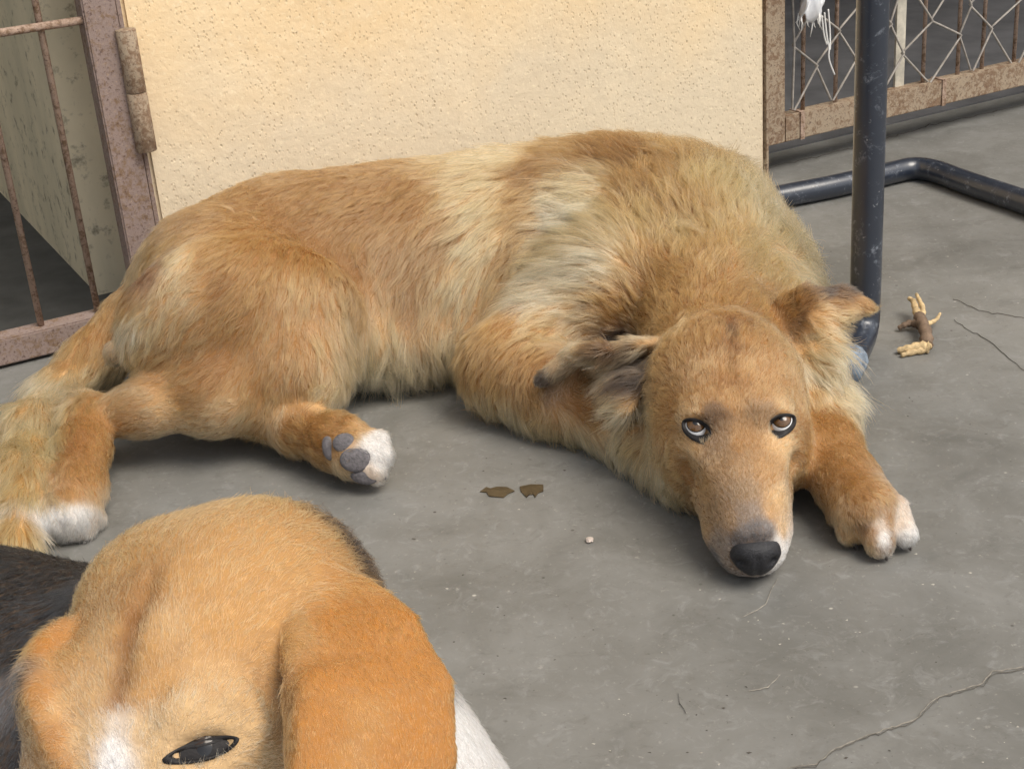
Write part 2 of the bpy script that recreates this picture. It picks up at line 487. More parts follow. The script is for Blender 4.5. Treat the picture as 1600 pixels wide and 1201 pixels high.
# ------------------------------------------------------------------ black tube frame (table or bench), one piece
tf = empty('tube_frame', Z(1340, 560, 0)); tag(tf, 'worn black painted steel tube furniture frame standing beside the golden dog', 'frame')
PR = .0168
p0 = Z(1351, 505, .03); foot = Z(1322, 574, .018)
dirf = unit(foot - p0)
leg = [foot, foot * .6 + np.array([p0[0], p0[1], .018]) * .4, np.array([p0[0], p0[1], .022]), np.array([p0[0], p0[1], .075]), np.array([p0[0], p0[1], .40]), np.array([p0[0], p0[1], .74])]
TOP = Z(1800, 385, .017)
leg += [np.array([p0[0] + .05, p0[1] + .06, .78])] + [np.array([TOP[0] - .04, TOP[1] - .05, .78]), np.array([TOP[0], TOP[1], .72]), np.array([TOP[0], TOP[1], .10]), np.array([TOP[0], TOP[1], .02])]
base = [Z(1800, 385, .017), Z(1740, 365, .017), Z(1600, 315, .017), Z(1510, 286, .017), Z(1460, 266, .017), Z(1425, 262, .017), Z(1385, 272, .017), Z(1300, 292, .017), Z(1215, 308, .017), Z(1150, 322, .017)]
link('leg', tube_mesh('leg', smooth_path(leg[:-1] + [np.array([TOP[0], TOP[1], .03])], 3), PR, 18), M_PIPE, tf)
link('floor_bar', tube_mesh('floor_bar', smooth_path(base, 2), PR, 18), M_PIPE, tf)
tp = smooth_path([foot + (foot - leg[1]) * .15, foot * .8 + leg[1] * .2, foot * .45 + leg[1] * .55], 2)
link('tape_wrap', tube_mesh('tape_wrap', tp, [PR * (1.10 + .06 * math.sin(3 * i)) for i in range(len(tp))], 14), m_plain('grey_tape', (.20, .24, .29), .6, .6, 70, .9), tf)

# ------------------------------------------------------------------ frayed white rag on the gate
rag = empty('torn_rag', S(-.115, .0, .20)); tag(rag, 'frayed white cloth rag with hanging threads tied to the mesh gate', 'rag')
def make_rag():
    P0 = D(1285, -40, .015)
    nx, nz = 22, 18
    V = []; Fq = []
    for iz in range(nz + 1):
        for ix in range(nx + 1):
            u = ix / nx; v = iz / nz
            w = .028 + .022 * (1 - v) ** 1.2
            low = .075 * v * (1 + .30 * math.sin(u * 5 + 1) + .10 * math.sin(u * 31) - .55 * (abs(u - .42) * 1.6))
            x = (u - .5) * 2 * w + .008 * math.sin(v * 5)
            V.append(P0 - WE * x - UP * (low - .02) + WN * (.010 * math.sin(u * 14 + v * 3) * (.4 + v) + .004 * math.sin(u * 37 + v * 8)))
    for iz in range(nz):
        for ix in range(nx):
            a = iz * (nx + 1) + ix
            Fq.append((a, a + 1, a + nx + 2, a + nx + 1))
    me = mesh_from('cloth', np.array(V), Fq)
    o = link('cloth', me, m_plain('white_cotton', (.80, .81, .83), .9, .08, 150, .3), rag)
    sm = o.modifiers.new('thick', 'SOLIDIFY'); sm.thickness = .0018
    return P0, V[-(nx + 1):]
RP, RV = make_rag()
M_THREAD = m_plain('white_thread', (.78, .77, .74), .9, .1)
for i in range(34):
    b = RV[random.randrange(len(RV))]
    L = random.uniform(.008, .024)
    p = [b + UP * .004, b - UP * L * .5 + WE * random.uniform(-.004, .004), b - UP * L + WE * random.uniform(-.008, .008) + WN * random.uniform(-.004, .006)]
    link('thread', tube_mesh('thread', p, [.0010, .0009, .0004], 5), M_THREAD, rag)
for L in ([(1288, 20), (1292, 60), (1296, 75), (1294, 92), (1304, 117)], [(1294, 15), (1297, 50), (1297, 78)], [(1284, 25), (1287, 55), (1292, 70)]):
    link('thread', tube_mesh('thread', smooth_path([D(x, y, .012) for x, y in L], 2), .0013, 6), M_THREAD, rag)
link('wire_tie', tube_mesh('wire_tie', smooth_path([D(1275, -30, .0), D(1262, -36, -.02), D(1270, -45, -.03), D(1282, -34, .02)], 2), .0014, 6), M_WIRE, rag)

# ------------------------------------------------------------------ small things on the floor
rt = empty('dry_root', Z(1438, 525, 0)); tag(rt, 'small pale dried forked root lying on the cement beside the black tube', 'root')
M_ROOT = m_plain('dry_root_bark', (.50, .37, .20), .8, .45, 120, .6)
M_ROOT2 = m_plain('dark_root_bark', (.16, .11, .075), .85, .4, 120, .6)
def root_limb(name, L, R, mat=None):
    pts = smooth_path([Z(*p) for p in L], 2)
    n = len(pts)
    rad = [max(.0006, R[0] + (R[1] - R[0]) * i / (n - 1)) * (1 + .18 * math.sin(i * 2.1)) for i in range(n)]
    link(name, tube_mesh(name, pts, rad, 8), mat or M_ROOT, rt)
root_limb('stem', [(1447, 540, .008), (1448, 522, .013), (1441, 505, .015), (1436, 494, .014)], (.0072, .0062), M_ROOT2)
root_limb('split_end', [(1450, 541, .007), (1436, 541, .0075), (1418, 545, .006), (1402, 548, .004)], (.0075, .003))
root_limb('split_end', [(1449, 545, .005), (1430, 549, .004), (1408, 555, .003)], (.005, .0022))
root_limb('shaft', [(1450, 542, .008), (1451, 525, .012), (1446, 508, .015)], (.0042, .003))
root_limb('branch', [(1436, 496, .014), (1430, 482, .017), (1428, 470, .020), (1420, 466, .020)], (.0052, .0022))
root_limb('branch', [(1440, 497, .014), (1443, 482, .018), (1436, 468, .022), (1432, 459, .025)], (.0040, .0016))
root_limb('branch', [(1446, 506, .012), (1456, 504, .010), (1465, 498, .011), (1469, 489, .014)], (.0034, .0012))
root_limb('branch', [(1437, 508, .010), (1424, 504, .009), (1412, 508, .008), (1404, 513, .004)], (.0052, .0026), M_ROOT2)

def leaf(px0, L, label):
    P = [Z(x, y, 0) for x, y in L]
    c = sum(P) / len(P)
    n = len(P)
    V = [p + UP * (.0011 + .0003 * math.sin(i * 1.7)) for i, p in enumerate(P)] + [c + UP * .0016] + [p + UP * .0004 for p in P] + [c + UP * .0004]
    Fq = [(i, (i + 1) % n, n) for i in range(n)] + [((i + 1) % n + n + 1, i + n + 1, 2 * n + 1) for i in range(n)]
    Fs = [(i, i + n + 1, (i + 1) % n + n + 1, (i + 1) % n) for i in range(n)]
    me = bpy.data.meshes.new('leaf_scrap'); me.from_pydata([tuple(v) for v in V], [], Fq + Fs); me.update()
    tag(link('leaf_scrap', me, M_LEAF), label, 'leaf')
M_LEAF = m_plain('brown_leaf', (.070, .050, .026), .40, .3, 90, .4)
leaf(0, [(750, 769), (760, 762), (766, 764), (776, 761), (792, 762), (804, 768), (794, 772), (787, 778), (764, 776), (760, 770)], 'longer brown pointed leaf scrap on the cement in front of the golden dog')
leaf(0, [(812, 761), (830, 758), (849, 758), (849, 768), (841, 771), (836, 778), (833, 773), (825, 774), (823, 778), (814, 769)], 'shorter ragged brown leaf scrap with torn points beside the longer one')

# floor chips, cracks and damp marks belong to the floor
bm = bmesh.new(); bmesh.ops.create_icosphere(bm, subdivisions=2, radius=.0036)
for v in bm.verts: v.co *= random.uniform(.8, 1.2); v.co.z *= .6
me = bpy.data.meshes.new('pebble'); bm.to_mesh(me); bm.free()
o = link('pebble', me, m_plain('pale_stone', (.48, .41, .36), .8, .2)); o.location = Z(921, 843, .002)
tag(o, 'single pale pinkish stone chip on the cement before the golden dog', 'pebble')
M_CRK = m_plain('crack_filling', (.225, .205, .175), .9, .35, 200, .5)
M_CRKD = m_plain('crack_shadow', (.10, .092, .08), .95, .3, 200, .5)
def crack(L, w, mat, seed):
    rr = random.Random(seed)
    pts = []
    for (a, b) in zip(L[:-1], L[1:]):
        n = max(2, int(math.dist(a, b) / 7))
        for i in range(n):
            u = i / n; pts.append((a[0] + (b[0] - a[0]) * u + rr.gauss(0, 1.1), a[1] + (b[1] - a[1]) * u + rr.gauss(0, 1.0)))
    pts.append(L[-1])
    P = [Z(x, y, 0) for x, y in pts]; V = []; Fq = []
    for i, p in enumerate(P):
        t = unit(P[min(i + 1, len(P) - 1)] - P[max(i - 1, 0)]); nn = np.array([-t[1], t[0], 0])
        e = min(1, i / 6, (len(P) - 1 - i) / 6) * .8 + .2
        ww = w * e * rr.uniform(.35, 1.3)
        V += [p + nn * ww + UP * .0006, p + UP * .0014, p - nn * ww * rr.uniform(.5, 1) + UP * .0006]
    for i in range(len(P) - 1):
        a = i * 3
        Fq += [(a, a + 1, a + 4, a + 3), (a + 1, a + 2, a + 5, a + 4)]
    link('crack', mesh_from('crack', np.array(V), Fq), mat, floor)
CR1 = [(1228, 1201), (1275, 1195), (1300, 1172), (1340, 1155), (1400, 1135), (1430, 1125), (1455, 1098), (1468, 1088), (1500, 1080), (1535, 1068), (1550, 1050), (1600, 1043), (1680, 1030)]
crack(CR1, .0006, M_CRK, 1)
crack([(x + 1, y + 3) for x, y in CR1], .0005, M_CRKD, 2)
crack([(1158, 965), (1175, 958), (1195, 945), (1206, 925), (1215, 905)], .0007, M_CRK, 3)
crack([(1170, 1080), (1200, 1075), (1218, 1056)], .0009, M_CRK, 4)
crack([(1490, 470), (1530, 486), (1600, 498)], .0006, M_CRKD, 5)
crack([(1490, 502), (1540, 530), (1575, 560), (1600, 580)], .0006, M_CRKD, 6)
crack([(1060, 1083), (1063, 1100), (1072, 1116)], .0006, M_CRKD, 7)
crack([(1200, 262), (1330, 232), (1460, 195), (1600, 165)], .0018, M_CRKD, 8)

# loose grit and tiny chips swept over the floor
def grit():
    rr = random.Random(5); V = []; Fq = []
    for i in range(300):
        x = rr.uniform(560, 1640); y = rr.uniform(330, 1230)
        p = Z(x, y, 0); r_ = rr.choice((.0005, .0006, .0008, .0008, .0010, .0012)); b = len(V)
        for k in range(4):
            A = k * 2.1 + rr.uniform(0, 1.5)
            V.append(p + np.array([math.cos(A) * r_ * rr.uniform(.7, 2.0), math.sin(A) * r_, .0002]) if k < 3 else p + UP * r_ * .9)
        Fq += [(b, b + 1, b + 3), (b + 1, b + 2, b + 3), (b + 2, b, b + 3)]
    o = link('grit', mesh_from('grit', np.array(V), Fq, False), None)
    k = NB('grit_mix')
    c = k.mix(k.ramp(k.noise(9, 2), .47, .53), (.07, .06, .05), (.42, .39, .34))
    o.data.materials.append(k.out(c, .9)); tag(o, 'scattered grit and tiny chips on the cement floor', 'grit', kind='stuff')
grit()
# ------------------------------------------------------------------ golden dog: body
HM = Z(1154, 664, 0.103)                                  # between the eyes
HN = Z(1180, 862, 0.036)                                  # nose tip
hf = HN - HM; hf[2] = 0; HLEN = np.linalg.norm(hf); hf /= HLEN
hl = np.array([-hf[1], hf[0], 0.0])                       # to the dog's left, image right
if hl[0] < 0: hl = -hl
def H(l, f, z): return np.array([HM[0], HM[1], 0]) + hl * l + hf * f + UP * z
def ear(f, P, r, nrm, th=.0055):
    for i in range(len(P) - 1):
        t = unit(P[i + 1] - P[i]); n = np.array(nrm, float); n = unit(n - t * (n @ t)); b = np.cross(t, n)
        m = max(2, int(np.linalg.norm(P[i + 1] - P[i]) / .006))
        for q in range(m + 1):
            u = q / m; rr = r[i] * (1 - u) + r[i + 1] * u
            f.ell(P[i] * (1 - u) + P[i + 1] * u, (.010, max(rr, .006), th), (t, b, n), .006)
def golden_field(h):
    ta = unit(S(.40, .37) - S(1.0, .20)); tn = np.array([ta[1], -ta[0], 0.0])
    if tn[1] > 0: tn = -tn
    AX = (ta, tn, UP)
    HX = (hl, hf, UP)
    f = Field((-.62, .93, -.012), (.50, 2.08, .29), h)
    # trunk
    f.ell(S(.955, .21, .098), (.083, .085, .083), AX, .03)
    f.ell(S(.872, .205, .114), (.108, .105, .093), AX, .05)
    f.ell(S(.78, .23, .105), (.15, .140, .102), AX, .06)
    f.ell(S(.66, .26, .100), (.16, .165, .098), AX, .06)
    f.ell(S(.54, .31, .100), (.16, .165, .100), AX, .06)
    f.ell(S(.47, .36, .100), (.125, .14, .098), AX, .06)
    f.ell(S(.435, .42, .086), (.080, .115, .082), AX, .06)   # chest
    f.ell(S(.76, .32, .052), (.15, .10, .050), AX, .05)    # belly on the floor
    # neck and ruff
    f.cone(S(.44, .44, .105), H(0, -.165, .085), .080, .060, .06)
    f.cone(S(.395, .48, .06), H(.035, -.15, .048), .058, .046, .05)
    f.ell(Z(965, 455, .10), (.06, .06, .055), None, .05)
    # near thigh, shank, hock, hind foot
    f.ell(Z(372, 502, .125), (.120, .058, .083), (ta, tn, UP), .07)
    f.cone(Z(335, 430, .148), Z(455, 575, .078), .068, .047, .06)
    f.chain([(Z(462, 590, .074), .043), (Z(340, 622, .068), .032), (Z(225, 640, .062), .021), (Z(150, 652, .057), .019)], .03)
    f.chain([(Z(140, 650, .055), .024), (Z(132, 700, .045), .024), (Z(122, 760, .033), .025), (Z(112, 800, .025), .027)], .012)
    for px, py, r in ((88, 812, .012), (104, 825, .0135), (128, 823, .0135), (145, 808, .012)):
        f.cone(Z(118, 785, .024), Z(px, py, .013), .017, r, .004)
    for a, b in (((98, 790), (94, 838)), ((118, 792), (117, 846)), ((135, 790), (140, 836))):
        f.cone(Z(*a, .042), Z(*b, .016), .0010, .0026, .004, sub=True)
    # far hind foot, sole towards the viewer
    f.chain([(Z(400, 630, .05), .034), (Z(465, 668, .036), .024), (Z(520, 688, .036), .025)], .015)
    f.chain([(Z(525, 690, .036), .027), (Z(556, 706, .034), .027)], .012)
    for px, py, zz, r in ((590, 690, .045, .012), (594, 712, .034, .0135), (585, 736, .022, .013), (545, 668, .055, .012)):
        f.cone(Z(555, 706, .034), Z(px, py, zz), .02, r, .005)
    # near fore leg, folded under the head
    f.cone(S(.50, .44, .105), Z(790, 565, .058), .070, .044, .045)
    f.chain([(Z(790, 580, .05), .045), (Z(880, 615, .042), .041), (Z(985, 655, .036), .036), (H(-.03, -.06, .028), .028)], .02)
    # far fore leg, stretched out
    f.cone(S(.40, .50, .06), Z(1268, 640, .045), .050, .036, .04)
    f.chain([(Z(1268, 640, .045), .034), (Z(1296, 705, .038), .0275), (Z(1322, 752, .034), .027), (Z(1352, 795, .031), .029)], .015)
    for a, b, r in (((1338, 788), (1328, 830), .0118), ((1358, 792), (1374, 847), .0132), ((1376, 786), (1413, 834), .0112), ((1332, 778), (1308, 805), .010)):
        pa = Z(*a, .026); pb = Z(*b, .0155); pm = pa * .45 + pb * .55 + UP * .010
        f.chain([(pa, .014), (pm, r * 1.08), (pb, r)], .0035)
    for a, b in (((1347, 800), (1351, 856)), ((1387, 795), (1397, 852))):
        f.cone(Z(*a, .044), Z(*b, .020), .0012, .0030, .004, sub=True)
    # tail
    f.chain([(Z(210, 500, .09), .035), (Z(145, 565, .06), .028), (Z(95, 615, .045), .024), (Z(52, 675, .04), .024), (Z(36, 760, .034), .026), (Z(24, 850, .03), .020)], .02)
    f.ell(Z(180, 552, .088), (.012, .012, .014), None, .010)
    # head
    f.ell(H(0, -.080, .090), (.064, .074, .060), HX, .016)
    f.ell(H(0, -.102, .102), (.061, .066, .055), HX, .03)
    f.ell(H(0, -.035, .090), (.047, .050, .036), HX, .03)
    for s in (-1, 1):
        f.ell(H(s * .040, -.050, .062), (.026, .048, .038), HX, .025)
        f.ell(H(s * .027, -.014, .110), (.019, .022, .012), HX, .015)      # brow
        f.ell(H(s * .036, .004, .072), (.013, .030, .015), HX, .02)       # cheek bone
    f.chain([(H(0, -.005, .070), .036), (H(0, .04, .058), .0285), (H(0, HLEN - .030, .043), .0235)], .03)
    f.ell(H(0, HLEN - .024, .040), (.019, .020, .017), HX, .02)
    for s in (-1, 1):
        f.chain([(H(s * .020, .02, .038), .018), (H(s * .0145, HLEN - .045, .029), .0175), (H(s * .011, HLEN - .022, .023), .0155)], .016)  # lips
    f.chain([(H(0, -.02, .025), .030), (H(0, .05, .018), .020), (H(0, HLEN - .03, .012), .015)], .015)
    for s in (-1, 1):
        f.ell(H(s * .0470, .042, .070), (.011, .036, .016), HX, .012, sub=True)     # hollow below the eye
        f.ell(H(s * .016, -.020, .1165), (.013, .026, .008), HX, .014)              # forehead bumps
    f.chain_sub([q_ - _F * .0003 for q_ in (f.hit(1140, 500), f.hit(1141, 530), f.hit(1142, 565), f.hit(1142, 600))], .0010, .006)
    f.ell(H(0, -.075, .030), (.055, .07, .035), HX, .03)                    # throat
    global EYE
    EYE = []
    for px, py in ((1088, 668), (1221, 661)):
        p = f.hit(px, py); d = ray(px, py)
        c = p + d * .0116; w = unit(CC - c + UP * .12); sx = 1 if px < 1150 else -1
        x0 = unit(np.cross(UP, w)); x0 = x0 if x0 @ CR > 0 else -x0
        y0 = np.cross(w, x0); y0 = y0 if y0[2] > 0 else -y0
        an = -sx * math.radians(24)
        x = x0 * math.cos(an) + y0 * math.sin(an); y = y0 * math.cos(an) - x0 * math.sin(an)
        EYE.append((c, w, x, y, x0, y0, sx))
        f.ell(p + sx * x * .001 - y * .0008, (.0112, .0078, .0085), (x, y, w), .005, sub=True)
    # ears
    E_ = lambda L: [Z(*p) for p in L]
    ear(f, E_([(1225, 508, .112), (1272, 488, .128), (1318, 472, .130), (1354, 480, .124)]), [.030, .027, .018, .007], (.15, .5, -.5))
    ear(f, E_([(1250, 520, .105), (1280, 545, .100), (1290, 575, .09)]), [.026, .022, .012], (.2, .3, -.6))
    ear(f, E_([(1010, 545, .105), (965, 552, .110), (905, 555, .098), (848, 592, .078)]), [.028, .030, .018, .009], (0, .4, .5))
    ear(f, E_([(1005, 560, .095), (985, 600, .090), (975, 640, .075)]), [.028, .026, .014], (0, .4, .5))
    f.cut_below(0.003)
    return f
def field_at(self, p):
    i = np.clip(np.round((p - self.lo) / self.h).astype(int), 0, self.n - 1)
    return self.v[i[..., 0], i[..., 1], i[..., 2]]
def grad(f, p):
    e = f.h * 1.5
    return unit([float(f.at(p + np.eye(3)[k] * e) - f.at(p - np.eye(3)[k] * e)) for k in range(3)])
def field_hit(self, px, py, t0=.3, t1=2.3):
    t = np.arange(t0, t1, self.h * .3)
    P = CC + ray(px, py) * t[:, None]
    m = field_at(self, P) < 0
    return P[np.argmax(m)] if m.any() else None
def field_furrow(self, fs):
    pts = []
    for fo, lo in fs:
        q = B(lo, fo, .09)
        while self.at(q) > 0: q = q - bu * .0004
        pts.append(q + bu * .0004)
    self.chain_sub(pts, .0014, .005)
Field.furrow = field_furrow
def field_chain_sub(self, pts, r, k):
    for a, b in zip(pts[:-1], pts[1:]): self.cone(a, b, r, r, k, sub=True)
Field.at = field_at; Field.hit = field_hit; Field.chain_sub = field_chain_sub

# ------------------------------------------------------------------ beagle: body
def Tt(px, py, t): return CC + ray(px, py) * t
BC = Tt(332, 1014, .590)                                           # middle of the skull
bf = unit(-.37 * CR - .60 * CU - .80 * _F)                        # along the muzzle
bu = .80 * CU - .60 * _F; bu = unit(bu - bf * (bu @ bf))
bl = np.cross(bu, bf); bl = bl if bl @ CR > 0 else -bl            # to image right
def B(l, f, u): return BC + bl * l + bf * f + bu * u
def beagle_field(h):
    HX = (bl, bf, bu)
    f = Field((-.56, .18, -.012), (.16, .95, .47), h)
    f.cone(Tt(378, 1062, .72), Tt(450, 1330, .74), .066, .110, .03)
    f.cone(Tt(380, 1260, .765), Tt(-100, 1235, .83), .108, .114, .05)
    f.cone(Tt(-100, 1235, .83), Tt(-330, 1250, .90), .113, .11, .05)
    f.cone(Tt(350, 1080, .70), B(0, -.04, -.03), .074, .050, .03)                     # neck
    f.stage = f.v.copy()
    for px in (330, 560):                                                               # fore legs
        a = Tt(px, 1330, .70); f.cone(a, np.array([a[0], a[1] - .02, .025]), .045, .026, .04)
        f.cone(np.array([a[0], a[1] - .02, .025]), np.array([a[0], a[1] - .07, .022]), .025, .024, .01)
    for px in (-330, -100):                                                             # folded hind legs
        a = Tt(px, 1420, .86); f.ell(np.array([a[0], a[1], .07]), (.09, .07, .068), None, .04)
    # head
    f.ell(B(0, -.008, -.006), (.053, .066, .050), HX, .02)
    f.ell(B(0, .035, -.012), (.042, .045, .036), HX, .03)
    f.ell(B(-.043, -.020, -.008), (.024, .030, .026), HX, .025); f.ell(B(.044, -.014, -.012), (.022, .028, .024), HX, .025)
    for s in (-1, 1):
        f.ell(B(s * .031, .026, -.028), (.021, .045, .030), HX, .02)
        f.ell(B(s * .030, .048, .012), (.017, .014, .012), HX, .014)
    f.chain([(B(0, .06, -.028), .034), (B(0, .13, -.048), .027)], .03)
    for s in (-1, 1): f.cone(B(s * .014, .07, -.048), B(s * .012, .135, -.06), .022, .02, .02)
    # brow fold over the eye, median furrow
    fold = [f.hit(*p) for p in ((268, 1118), (295, 1094), (335, 1084), (378, 1096), (400, 1135))]
    f.chain([(p + _F * .001, .0036) for p in fold], .007)
    fur_ = [f.hit(*p) for p in ((236, 900), (222, 935), (206, 975), (195, 1020), (189, 1060), (186, 1100))]
    f.chain_sub([p - _F * .0002 for p in fur_], .0014, .0050)
    global BEYE
    BEYE = []
    for s in (1, -1):
        if s > 0:
            q = f.hit(318, 1166); dn = unit(grad(f, q) * .55 + unit(CC - q) * .6); an = math.radians(12)
            y0 = CU
        else:
            dn = unit(-bl * .86 + bf * .45 - bu * .1); q = B(-.034, .05, -.012) + dn * .05; an = math.radians(-14)
            while f.at(q) > 0: q = q - dn * .0005
            y0 = bu * .8 - bf * .4
        y0 = unit(y0 - dn * (y0 @ dn)); x0 = np.cross(y0, dn); x0 = x0 if x0 @ bl > 0 else -x0
        ex = x0 * math.cos(an) + y0 * math.sin(an); ey = y0 * math.cos(an) - x0 * math.sin(an)
        BEYE.append((q - dn * .0136, dn, ex, ey, -s))
        f.ell(q - ey * .0006, (.0108, .0050, .0080), (ex, ey, dn), .004, sub=True)
    # hanging ears
    E = lambda L: [Tt(*p) for p in L]
    ear(f, E([(515, 930, .572), (560, 1000, .545), (590, 1085, .524), (588, 1165, .514), (570, 1250, .510), (550, 1310, .510)]), [.016, .023, .0285, .0275, .025, .016], -_F + .35 * CR, .0042)
    ear(f, E([(500, 945, .565), (494, 1010, .545), (496, 1090, .526), (494, 1165, .516), (498, 1250, .511)]), [.009, .010, .0095, .0085, .009], -_F + .15 * CR, .0042)
    ear(f, E([(88, 1000, .588), (66, 1040, .585), (60, 1085, .582), (74, 1140, .578), (102, 1215, .572)]), [.007, .012, .020, .025, .025], CR * -1 + .2 * -_F, .0045)
    f.cut_below(0.003)
    return f
# ------------------------------------------------------------------ fur
from mathutils import kdtree
PAL = dict(H=(.235, .118, .043), J=(.285, .157, .068), G=(.375, .198, .076), O=(.300, .146, .047), C=(.60, .365, .165), P=(.72, .49, .265), K=(.055, .042, .034), B=(.17, .085, .032),
           W=(.84, .81, .77), R=(.21, .085, .025), Y=(.50, .30, .118), T=(.31, .20, .11), S=(.20, .185, .18), D=(.075, .072, .075),
           b=(.52, .285, .105), o=(.47, .205, .052), l=(.68, .46, .24), k=(.009, .010, .012), g=(.16, .16, .17), w=(.88, .87, .86))
def guide_points(f, rows):
    P = []; T = []; A = []; Cc = []
    for x, y, dx, dy, ln, li, co in rows:
        if isinstance(x, np.ndarray): p = x; q = x + y * .02
        elif co[0] == 'x':
            keepv = f.v; f.v = f.stage; p = f.hit(x, y); q = f.hit(x + dx, y + dy); f.v = keepv; co = co[1:]
        else: p = f.hit(x, y); q = None if p is None else f.hit(x + dx, y + dy)
        if p is None: print('guide misses', x, y); continue
        t = y if isinstance(x, np.ndarray) else dx * CR - dy * CU
        if not isinstance(x, np.ndarray) and q is not None and np.linalg.norm(q - p) < 3.5 * math.hypot(dx, dy) * np.linalg.norm(p - CC) / FPX: t = q - p
        P.append(p); T.append(unit(t)); A.append((ln, li))
        c = np.array(PAL[co[0]])
        if len(co) == 2: c = (c + np.array(PAL[co[1]])) / 2
        Cc.append(c)
    return np.array(P), np.array(T), np.array(A), np.array(Cc)
def wobble(p, s, seed):
    r = np.random.default_rng(seed); o = np.zeros_like(p)
    for k in range(5):
        w = r.normal(size=(3, 3)) * s * (1 + k * .7)
        o += np.sin(p @ w + r.uniform(0, 6, 3)) / (1 + k * .7)
    return o / 2.2
def fur_fields(V, N, guides, eps=.012):
    P, T, A, Cc = guides
    n = len(V); D_ = np.zeros((n, 3)); AA = np.zeros((n, 2)); CCo = np.zeros((n, 3))
    for i in range(0, n, 20000):
        s = slice(i, i + 20000)
        d2 = ((V[s, None, :] - P[None]) ** 2).sum(2); w = 1 / (d2 + eps ** 2) ** 2; w /= w.sum(1, keepdims=True)
        D_[s] = w @ T; AA[s] = w @ A
        Vw = V[s] + wobble(V[s], 45, 3) * (.010 * np.clip(AA[s, :1] / .035, .12, 1))
        d2 = ((Vw[:, None, :] - P[None]) ** 2).sum(2); w = 1 / (d2 + .005 ** 2) ** 2.4; w /= w.sum(1, keepdims=True)
        CCo[s] = w @ Cc
    return D_, AA, CCo
def make_fur(name, V, Q, N, fields, count, parent, mat, hide, rad=.00022, clump=.6, clump_n=9, colvar=.22, grav=.12, maxden=4.0, ref=.02, seed=1, rootf=.5, tipf=1.08, backden=.3):
    r = np.random.default_rng(seed)
    D_, AA, CCo = fields
    area = np.linalg.norm(np.cross(V[Q[:, 2]] - V[Q[:, 0]], V[Q[:, 3]] - V[Q[:, 1]]), axis=1) * .5
    cen = V[Q].mean(1); nq = N[Q].mean(1)
    view = ((CC - cen) * nq).sum(1) / np.linalg.norm(CC - cen, axis=1)
    den = np.clip(ref / AA[Q, 0].mean(1), .7, maxden) * np.clip((view + .5) / .45, backden, 1)
    den *= (cen[:, 2] > .006)
    pr = area * den; pr /= pr.sum()
    fi = r.choice(len(Q), count, p=pr)
    a, b = r.random(count), r.random(count)
    W = np.stack([(1 - a) * (1 - b), a * (1 - b), a * b, (1 - a) * b], 1)
    q = Q[fi]
    mixv = lambda X: (X[q] * W[:, :, None]).sum(1)
    p = mixv(V); n = mixv(N); n /= np.linalg.norm(n, axis=1, keepdims=True)
    keep = np.ones(count, bool)
    for c, rr in hide: keep &= ((p - c) ** 2).sum(1) > rr ** 2
    p, n, q, W = p[keep], n[keep], q[keep], W[keep]; cnt = len(p)
    d = mixv(D_); aa = mixv(AA); col = mixv(CCo)
    # clumps
    M = max(1, cnt // clump_n)
    ci = r.choice(cnt, M, replace=False)
    kd = kdtree.KDTree(M)
    pj = p + wobble(p, 90, 5) * .004
    for i, x in enumerate(pj[ci]): kd.insert(x, i)
    kd.balance()
    own = np.fromiter((kd.find(x)[1] for x in pj), np.int64, cnt)
    cdev = r.normal(size=(M, 3)) * .20; cl_len = r.uniform(.78, 1.2, M); cl_lift = r.normal(size=M) * .10; cl_col = r.normal(size=M)
    d = d + wobble(p, 22, 8) * .22 + cdev[own] + r.normal(size=(cnt, 3)) * .10
    d = d - n * (d * n).sum(1, keepdims=True)
    d /= np.maximum(np.linalg.norm(d, axis=1, keepdims=True), 1e-9)
    L = aa[:, 0] * cl_len[own] * r.uniform(.55, 1.15, cnt)
    li = np.clip(np.where(aa[:, 1] < .26, aa[:, 1] * .72, aa[:, 1]) + cl_lift[own] + r.normal(size=cnt) * .06, .03, 1.2)
    us = np.array([0, .28, .55, .8, 1.0])
    long_ = np.clip((aa[:, 0] - .008) / .02, 0, 1)
    bend = r.normal(size=(cnt, 3)) * .10
    X = np.zeros((cnt, 5, 3))
    for k, u in enumerate(us):
        X[:, k] = p + (L * u)[:, None] * d * np.cos(li)[:, None] + n * (L * np.sin(li) * (u - .55 * u * u))[:, None] + bend * (L * u * u)[:, None]
        X[:, k, 2] -= grav * L * u * u * long_
    X[:, 0] -= n * .0008
    cc = ci[own]
    for k, u in enumerate(us[1:], 1):
        tgt = p[cc] + (X[cc, k] - p[cc])
        cf = clump * (.25 + .75 * long_) * u ** 1.4
        X[:, k] += (tgt - X[:, k]) * cf[:, None] * np.clip(1.2 - np.linalg.norm(tgt - X[:, k], axis=1) / (L + .004), 0, 1)[:, None]
    X[:, :, 2] = np.maximum(X[:, :, 2], .0012)
    # colour
    br = np.exp(colvar * (.55 * cl_col[own] + .75 * r.normal(size=cnt)))
    col = col * br[:, None]
    hue = r.normal(size=cnt) * .012
    col[:, 1] *= 1 + hue; col[:, 2] *= 1 + 2 * hue
    K = np.ones((cnt, 5, 4)); f_ = np.array([rootf, .5 * (rootf + 1), .97, 1.03, tipf])  # roots darkened, standing in for shade in the gaps between strands
    K[:, :, :3] = np.clip(col[:, None, :] * f_[None, :, None], .004, .93)
    hc = bpy.data.hair_curves.new(name)
    hc.add_curves([5] * cnt)
    hc.attributes['position'].data.foreach_set('vector', X.astype(np.float32).ravel())
    ra = hc.attributes.get('radius') or hc.attributes.new('radius', 'FLOAT', 'POINT')
    prof = np.array([1.0, .95, .8, .5, .12])
    rr = (rad * (.75 + .5 * r.random(cnt)) * (.75 + .45 * long_))[:, None] * prof[None]
